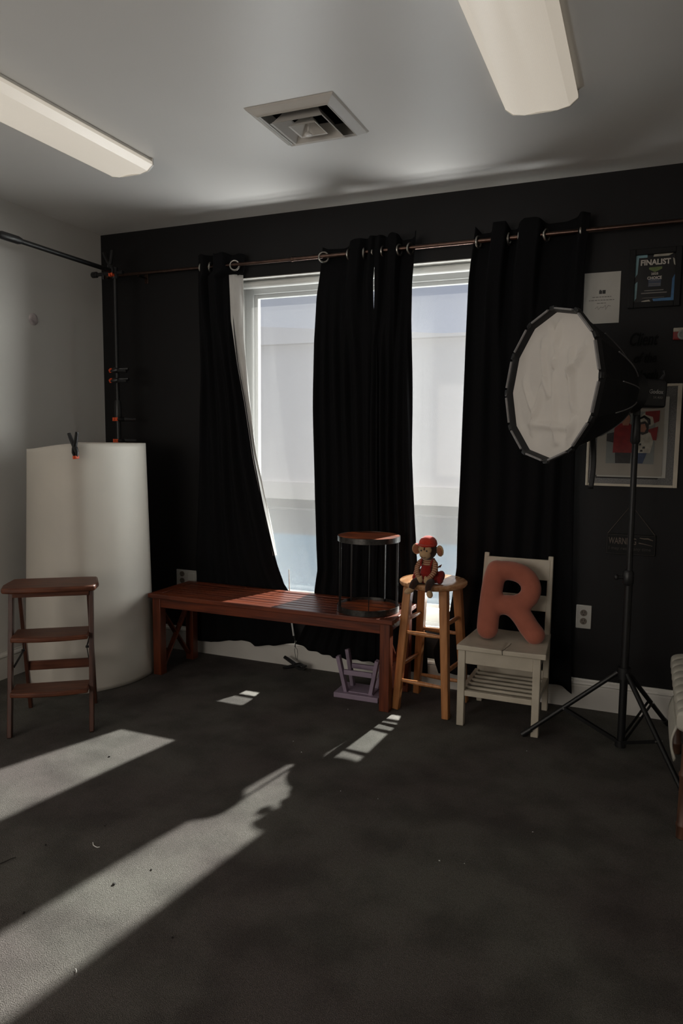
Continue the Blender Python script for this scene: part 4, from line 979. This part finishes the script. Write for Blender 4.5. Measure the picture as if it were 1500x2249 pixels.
M['script'] = mat('gloss_black_script', (.0015, .0015, .0015), .7, spec=.15, var=.1, scale=60)
sg = thing('script_wall_lettering', 'black cursive wall lettering above the flash head', 'wall lettering', (3.2, 0, 1.78))
text('first_word', 'Client', .085, (3.130, -.004, 1.795), 'script', sg, extr=.0012, shear=.35, width=.125, offset=.001)
text('second_word', 'of the', .065, (3.155, -.004, 1.715), 'script', sg, extr=.0012, shear=.35, width=.100, offset=.001)
text('third_word', 'Month', .065, (3.165, -.004, 1.635), 'script', sg, extr=.0012, shear=.35, width=.100, offset=.001)

rc = thing('camera_ornament', 'small red and white camera shaped ornament at the wall edge', 'ornament', (3.36, 0, 1.84))
MB().box((3.322, -.028, 1.812), (3.420, 0, 1.862)).build('camera_body', 'redprint', rc, bevel=.006)
MB().box((3.322, -.029, 1.846), (3.395, 0, 1.866)).build('top_plate', 'cream', rc, bevel=.004)
MB().lathe([(.006, 0), (.022, 0), (.022, .022), (.015, .024), (.004, .016)], (3.362, -.024, 1.832), 24, Matrix.Rotation(PI/2, 3, 'X')).build('lens', 'greyprint', rc)

bf = thing('glitter_photo_frame', 'large silver glitter frame with a photo of two people on the wall', 'framed photo', (3.23, 0, 1.37))
gx0, gx1, gz0, gz1 = 2.966, 3.375, 1.128, 1.614
b = MB(); fw = .012
for lo, hi in (((gx0, -.016, gz0), (gx0+fw, 0, gz1)), ((gx1-fw*1.6, -.016, gz0), (gx1, 0, gz1)), ((gx0+fw, -.016, gz0), (gx1-fw*1.6, 0, gz0+fw)), ((gx0+fw, -.016, gz1-fw), (gx1-fw*1.6, 0, gz1))): b.box(lo, hi)
b.build('outer_frame', 'chair', bf, bevel=.002)
flat('glitter_panel', 'glitter', (gx0+fw, -.008, gz0+fw), (gx1-fw*1.6, -.001, gz1-fw), bf)
flat('white_mat', 'printwhite', (gx0+.050, -.012, gz0+.045), (gx1-.052, -.008, gz1-.060), bf)
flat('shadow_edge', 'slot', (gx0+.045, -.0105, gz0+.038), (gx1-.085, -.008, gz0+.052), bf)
mt = flat('mount_card', 'mountboard', (gx0+.046, -.0155, gz0+.052), (gx1-.070, -.012, gz1-.075), bf)
pz0, pz1, qx0, qx1 = 1.238, 1.485, 3.055, 3.288
pr = MB().box((qx0, -.0165, pz0), (qx1-.02, -.0155, pz1)).build('photo_print', 'greyprint', bf, smooth=False)
def pq(m_, pts, y=-.0168): return quad('photo_detail', m_, pts, y, pr)
pq('redprint', [(3.222, 1.485), (3.285, 1.490), (3.283, 1.440), (3.262, 1.430), (3.255, 1.460), (3.222, 1.470)])
pq('redprint', [(3.235, 1.400), (3.280, 1.415), (3.275, 1.350), (3.255, 1.352)])
pq('darkprint', [(3.055, 1.38), (3.10, 1.39), (3.10, 1.335), (3.055, 1.345)])
pq('darkprint', [(3.098, 1.240), (3.165, 1.240), (3.168, 1.300), (3.095, 1.300)])
pq('redprint', [(3.085, 1.290), (3.172, 1.290), (3.178, 1.405), (3.155, 1.430), (3.110, 1.430), (3.088, 1.405)], -.0172)
pq('skin', [(3.125, 1.420), (3.150, 1.420), (3.158, 1.445), (3.152, 1.472), (3.128, 1.472), (3.120, 1.445)], -.0176)
pq('darkprint', [(3.120, 1.462), (3.128, 1.480), (3.152, 1.480), (3.160, 1.460), (3.150, 1.470), (3.128, 1.470)], -.0180)
pq('jeans', [(3.178, 1.240), (3.220, 1.240), (3.240, 1.300), (3.178, 1.300)])
pq('cream', [(3.178, 1.290), (3.250, 1.290), (3.262, 1.345), (3.248, 1.385), (3.215, 1.400), (3.182, 1.385)], -.0172)
pq('darkprint', [(3.195, 1.382), (3.215, 1.375), (3.238, 1.385), (3.240, 1.425), (3.222, 1.440), (3.203, 1.435)], -.0174)
pq('skin', [(3.203, 1.390), (3.222, 1.388), (3.230, 1.405), (3.222, 1.428), (3.205, 1.425)], -.0178)
c = [(3.235+.034*math.cos(a), 1.448+.034*math.sin(a)) for a in [2*PI*k/20 for k in range(20)]]
quad('photo_detail', 'cream', c, -.0166, pr)
for x, z in ((3.205, 1.33), (3.222, 1.315), (3.212, 1.30)): quad('photo_detail', 'darkprint', [(x-.006, z-.005), (x+.006, z-.004), (x+.005, z+.006), (x-.005, z+.005)], -.0176, pr)

ws = thing('warning_sign', 'small dark hanging WARNING sign on a string behind the light stand', 'sign', (3.19, 0, .85))
z0, z1 = .800, .900
rs = Matrix.Rotation(.0, 3, 'Y')
MB().box((3.076, -.010, .796), (3.297, -.001, .897)).build('sign_board', 'blacksign', ws, bevel=.002)
M['signedge'] = mat('brown_sign_edge', (.035, .028, .022), .7, var=.2, scale=60)
b = MB(); b.box((3.078, -.0112, .892), (3.295, -.010, .8935)).box((3.078, -.0112, .799), (3.295, -.010, .8005)).box((3.078, -.0112, .799), (3.0795, -.010, .8935)).box((3.2935, -.0112, .799), (3.295, -.010, .8935)); b.build('border_line', 'signedge', ws, smooth=False)
text('sign_word', 'WARNING', .044, (3.086, -.0108, .848), 'brownink', ws, width=.125, offset=.0004)
text('sign_line', 'I may retire any time', .021, (3.086, -.0108, .820), 'signedge', ws, width=.190, offset=.0002)
b = MB().tube([(3.225, -.012, .882), (3.245, -.012, .879), (3.262, -.012, .880), (3.285, -.012, .872)], [.002, .003, .004, .002], 8); b.tube([(3.222, -.012, .857), (3.250, -.012, .853), (3.283, -.012, .846)], [.003, .002, .0015], 8); b.build('sign_emblem', 'brownink', ws)
MB().tube([(3.080, -.008, .897), (3.181, -.004, 1.040), (3.293, -.008, .897)], .0012, 6).build('hanging_string', 'brownink', ws)

# ------------------------------------------------------------------ cushioned rattan bench at the right edge
kb = thing('rattan_footstool', 'rattan bench with a cream quilted cushion cut off at the right edge', 'bench', (3.66, -.78, 0))
def cush(u, v):
    # rounded box section in x-z swept along y with piping grooves
    y = lerp(-.36, -1.13, v); a = u*2*PI
    sx = abs(math.cos(a))**.45*math.copysign(1, math.cos(a)); sz = abs(math.sin(a))**.45*math.copysign(1, math.sin(a))
    g_ = 1-.06*(abs(math.sin(v*PI*9))**.18 < .62) 
    e = min(1, v*14+.55, (1-v)*14+.55)
    bulge = .010*abs(math.sin(v*PI*9))**.5
    return (3.63+(.245+bulge)*sx*e, y, .400+(.040+bulge*.7)*sz*e)
c = MB().grid(cush, 48, 108, closed_u=True); n0 = 48
c.f.append(tuple(range(n0))); c.f.append(tuple(len(c.v)-n0+i for i in range(n0))[::-1])
c.build('cushion', 'carpad', kb, angle=60)
MB().box((3.40, -1.12, .325), (3.86, -.37, .358)).build('seat_frame', 'rattan', kb, bevel=.008)
MB().grid(lambda u, v: (3.383-.014*math.sin(PI*v), lerp(-.72, -1.06, u), lerp(.36, .20, v)+.05*(abs(u-.5)*2)**3*v), 14, 10).build('side_tie', 'carpad', kb, fix=False).modifiers.new('cloth', 'SOLIDIFY').thickness = .006
for x, y in ((3.412, -1.13), (3.85, -1.13), (3.415, -.40), (3.85, -.40)):
    MB().lathe([(.012, 0), (.020, .004), (.020, .040), (.023, .046), (.023, .052), (.020, .057), (.0185, .150), (.0185, .215), (.022, .222), (.022, .230), (.0175, .238), (.017, .330), (.012, .335)], (x, y, 0), 20).build('leg', 'rattan', kb)

# ------------------------------------------------------------------ wall patch and carpet lint
wp = MB().lathe([(.001, 0), (.030, 0), (.034, .002), (.028, .006), (.012, .0075), (.001, .008)], (0, -.572, 2.000), 22, Matrix.Rotation(PI/2, 3, 'Y')).build('wall_plaster_spot', 'gum')
wp.scale = (1, 1, 1); tag(wp, 'small pale round plaster spot on the white left wall', 'wall spot')
def crumb(px, py, s_, m_='lint'):
    p = at(px, py, 2, .003); rn = random.Random(px*31+py)
    return MB().ell((p.x, p.y, s_*.5), (s_, s_*rn.uniform(.5, .9), s_*.5), Matrix.Rotation(rn.uniform(0, 3), 3, 'Z'), 8, 6).build('lint_speck', m_)
for i, (px, py, s_) in enumerate(((764, 1557, .003), (662, 1651, .003), (644, 1627, .0025), (748, 1736, .002), (965, 1889, .003), (1020, 1895, .002), (830, 1753, .002), (1157, 1648, .002), (1170, 1826, .0025))):
    tag(crumb(px, py, s_), 'tiny white lint speck on the bare dark carpet', 'lint', 'white lint specks on the carpet')
for i, (px, py, s_) in enumerate(((332, 1909, .004), (250, 1941, .006), (240, 1661, .005), (52, 2004, .005), (378, 2058, .004), (230, 1813, .004), (100, 1855, .004))):
    tag(crumb(px, py, s_, 'twig'), 'dark crumb on the carpet', 'crumb', 'dark crumbs on the carpet').name = 'carpet_crumb'
q = [at(x, y, 2, .004) for x, y in ((204, 1850), (205, 1856), (209, 1859), (214, 1861), (219, 1860))]
tag(MB().tube(q, .0014, 6).build('curled_thread', 'lint'), 'curled white thread between the two sunlit strips of carpet', 'thread')
q = [at(x, y, 2, .004) for x, y in ((0, 1897), (12, 1892), (24, 1886), (35, 1883))]
tag(MB().tube(q, .0013, 6).build('dry_twig', 'twig'), 'thin dark twig on the carpet at the left edge', 'twig')
q = [at(x, y, 2, .004) for x, y in ((166, 2127), (168, 2131), (168, 2136))]
tag(MB().tube(q, .0009, 6).build('short_thread', 'lint'), 'short white thread on the lower sunlit strip of carpet', 'thread')
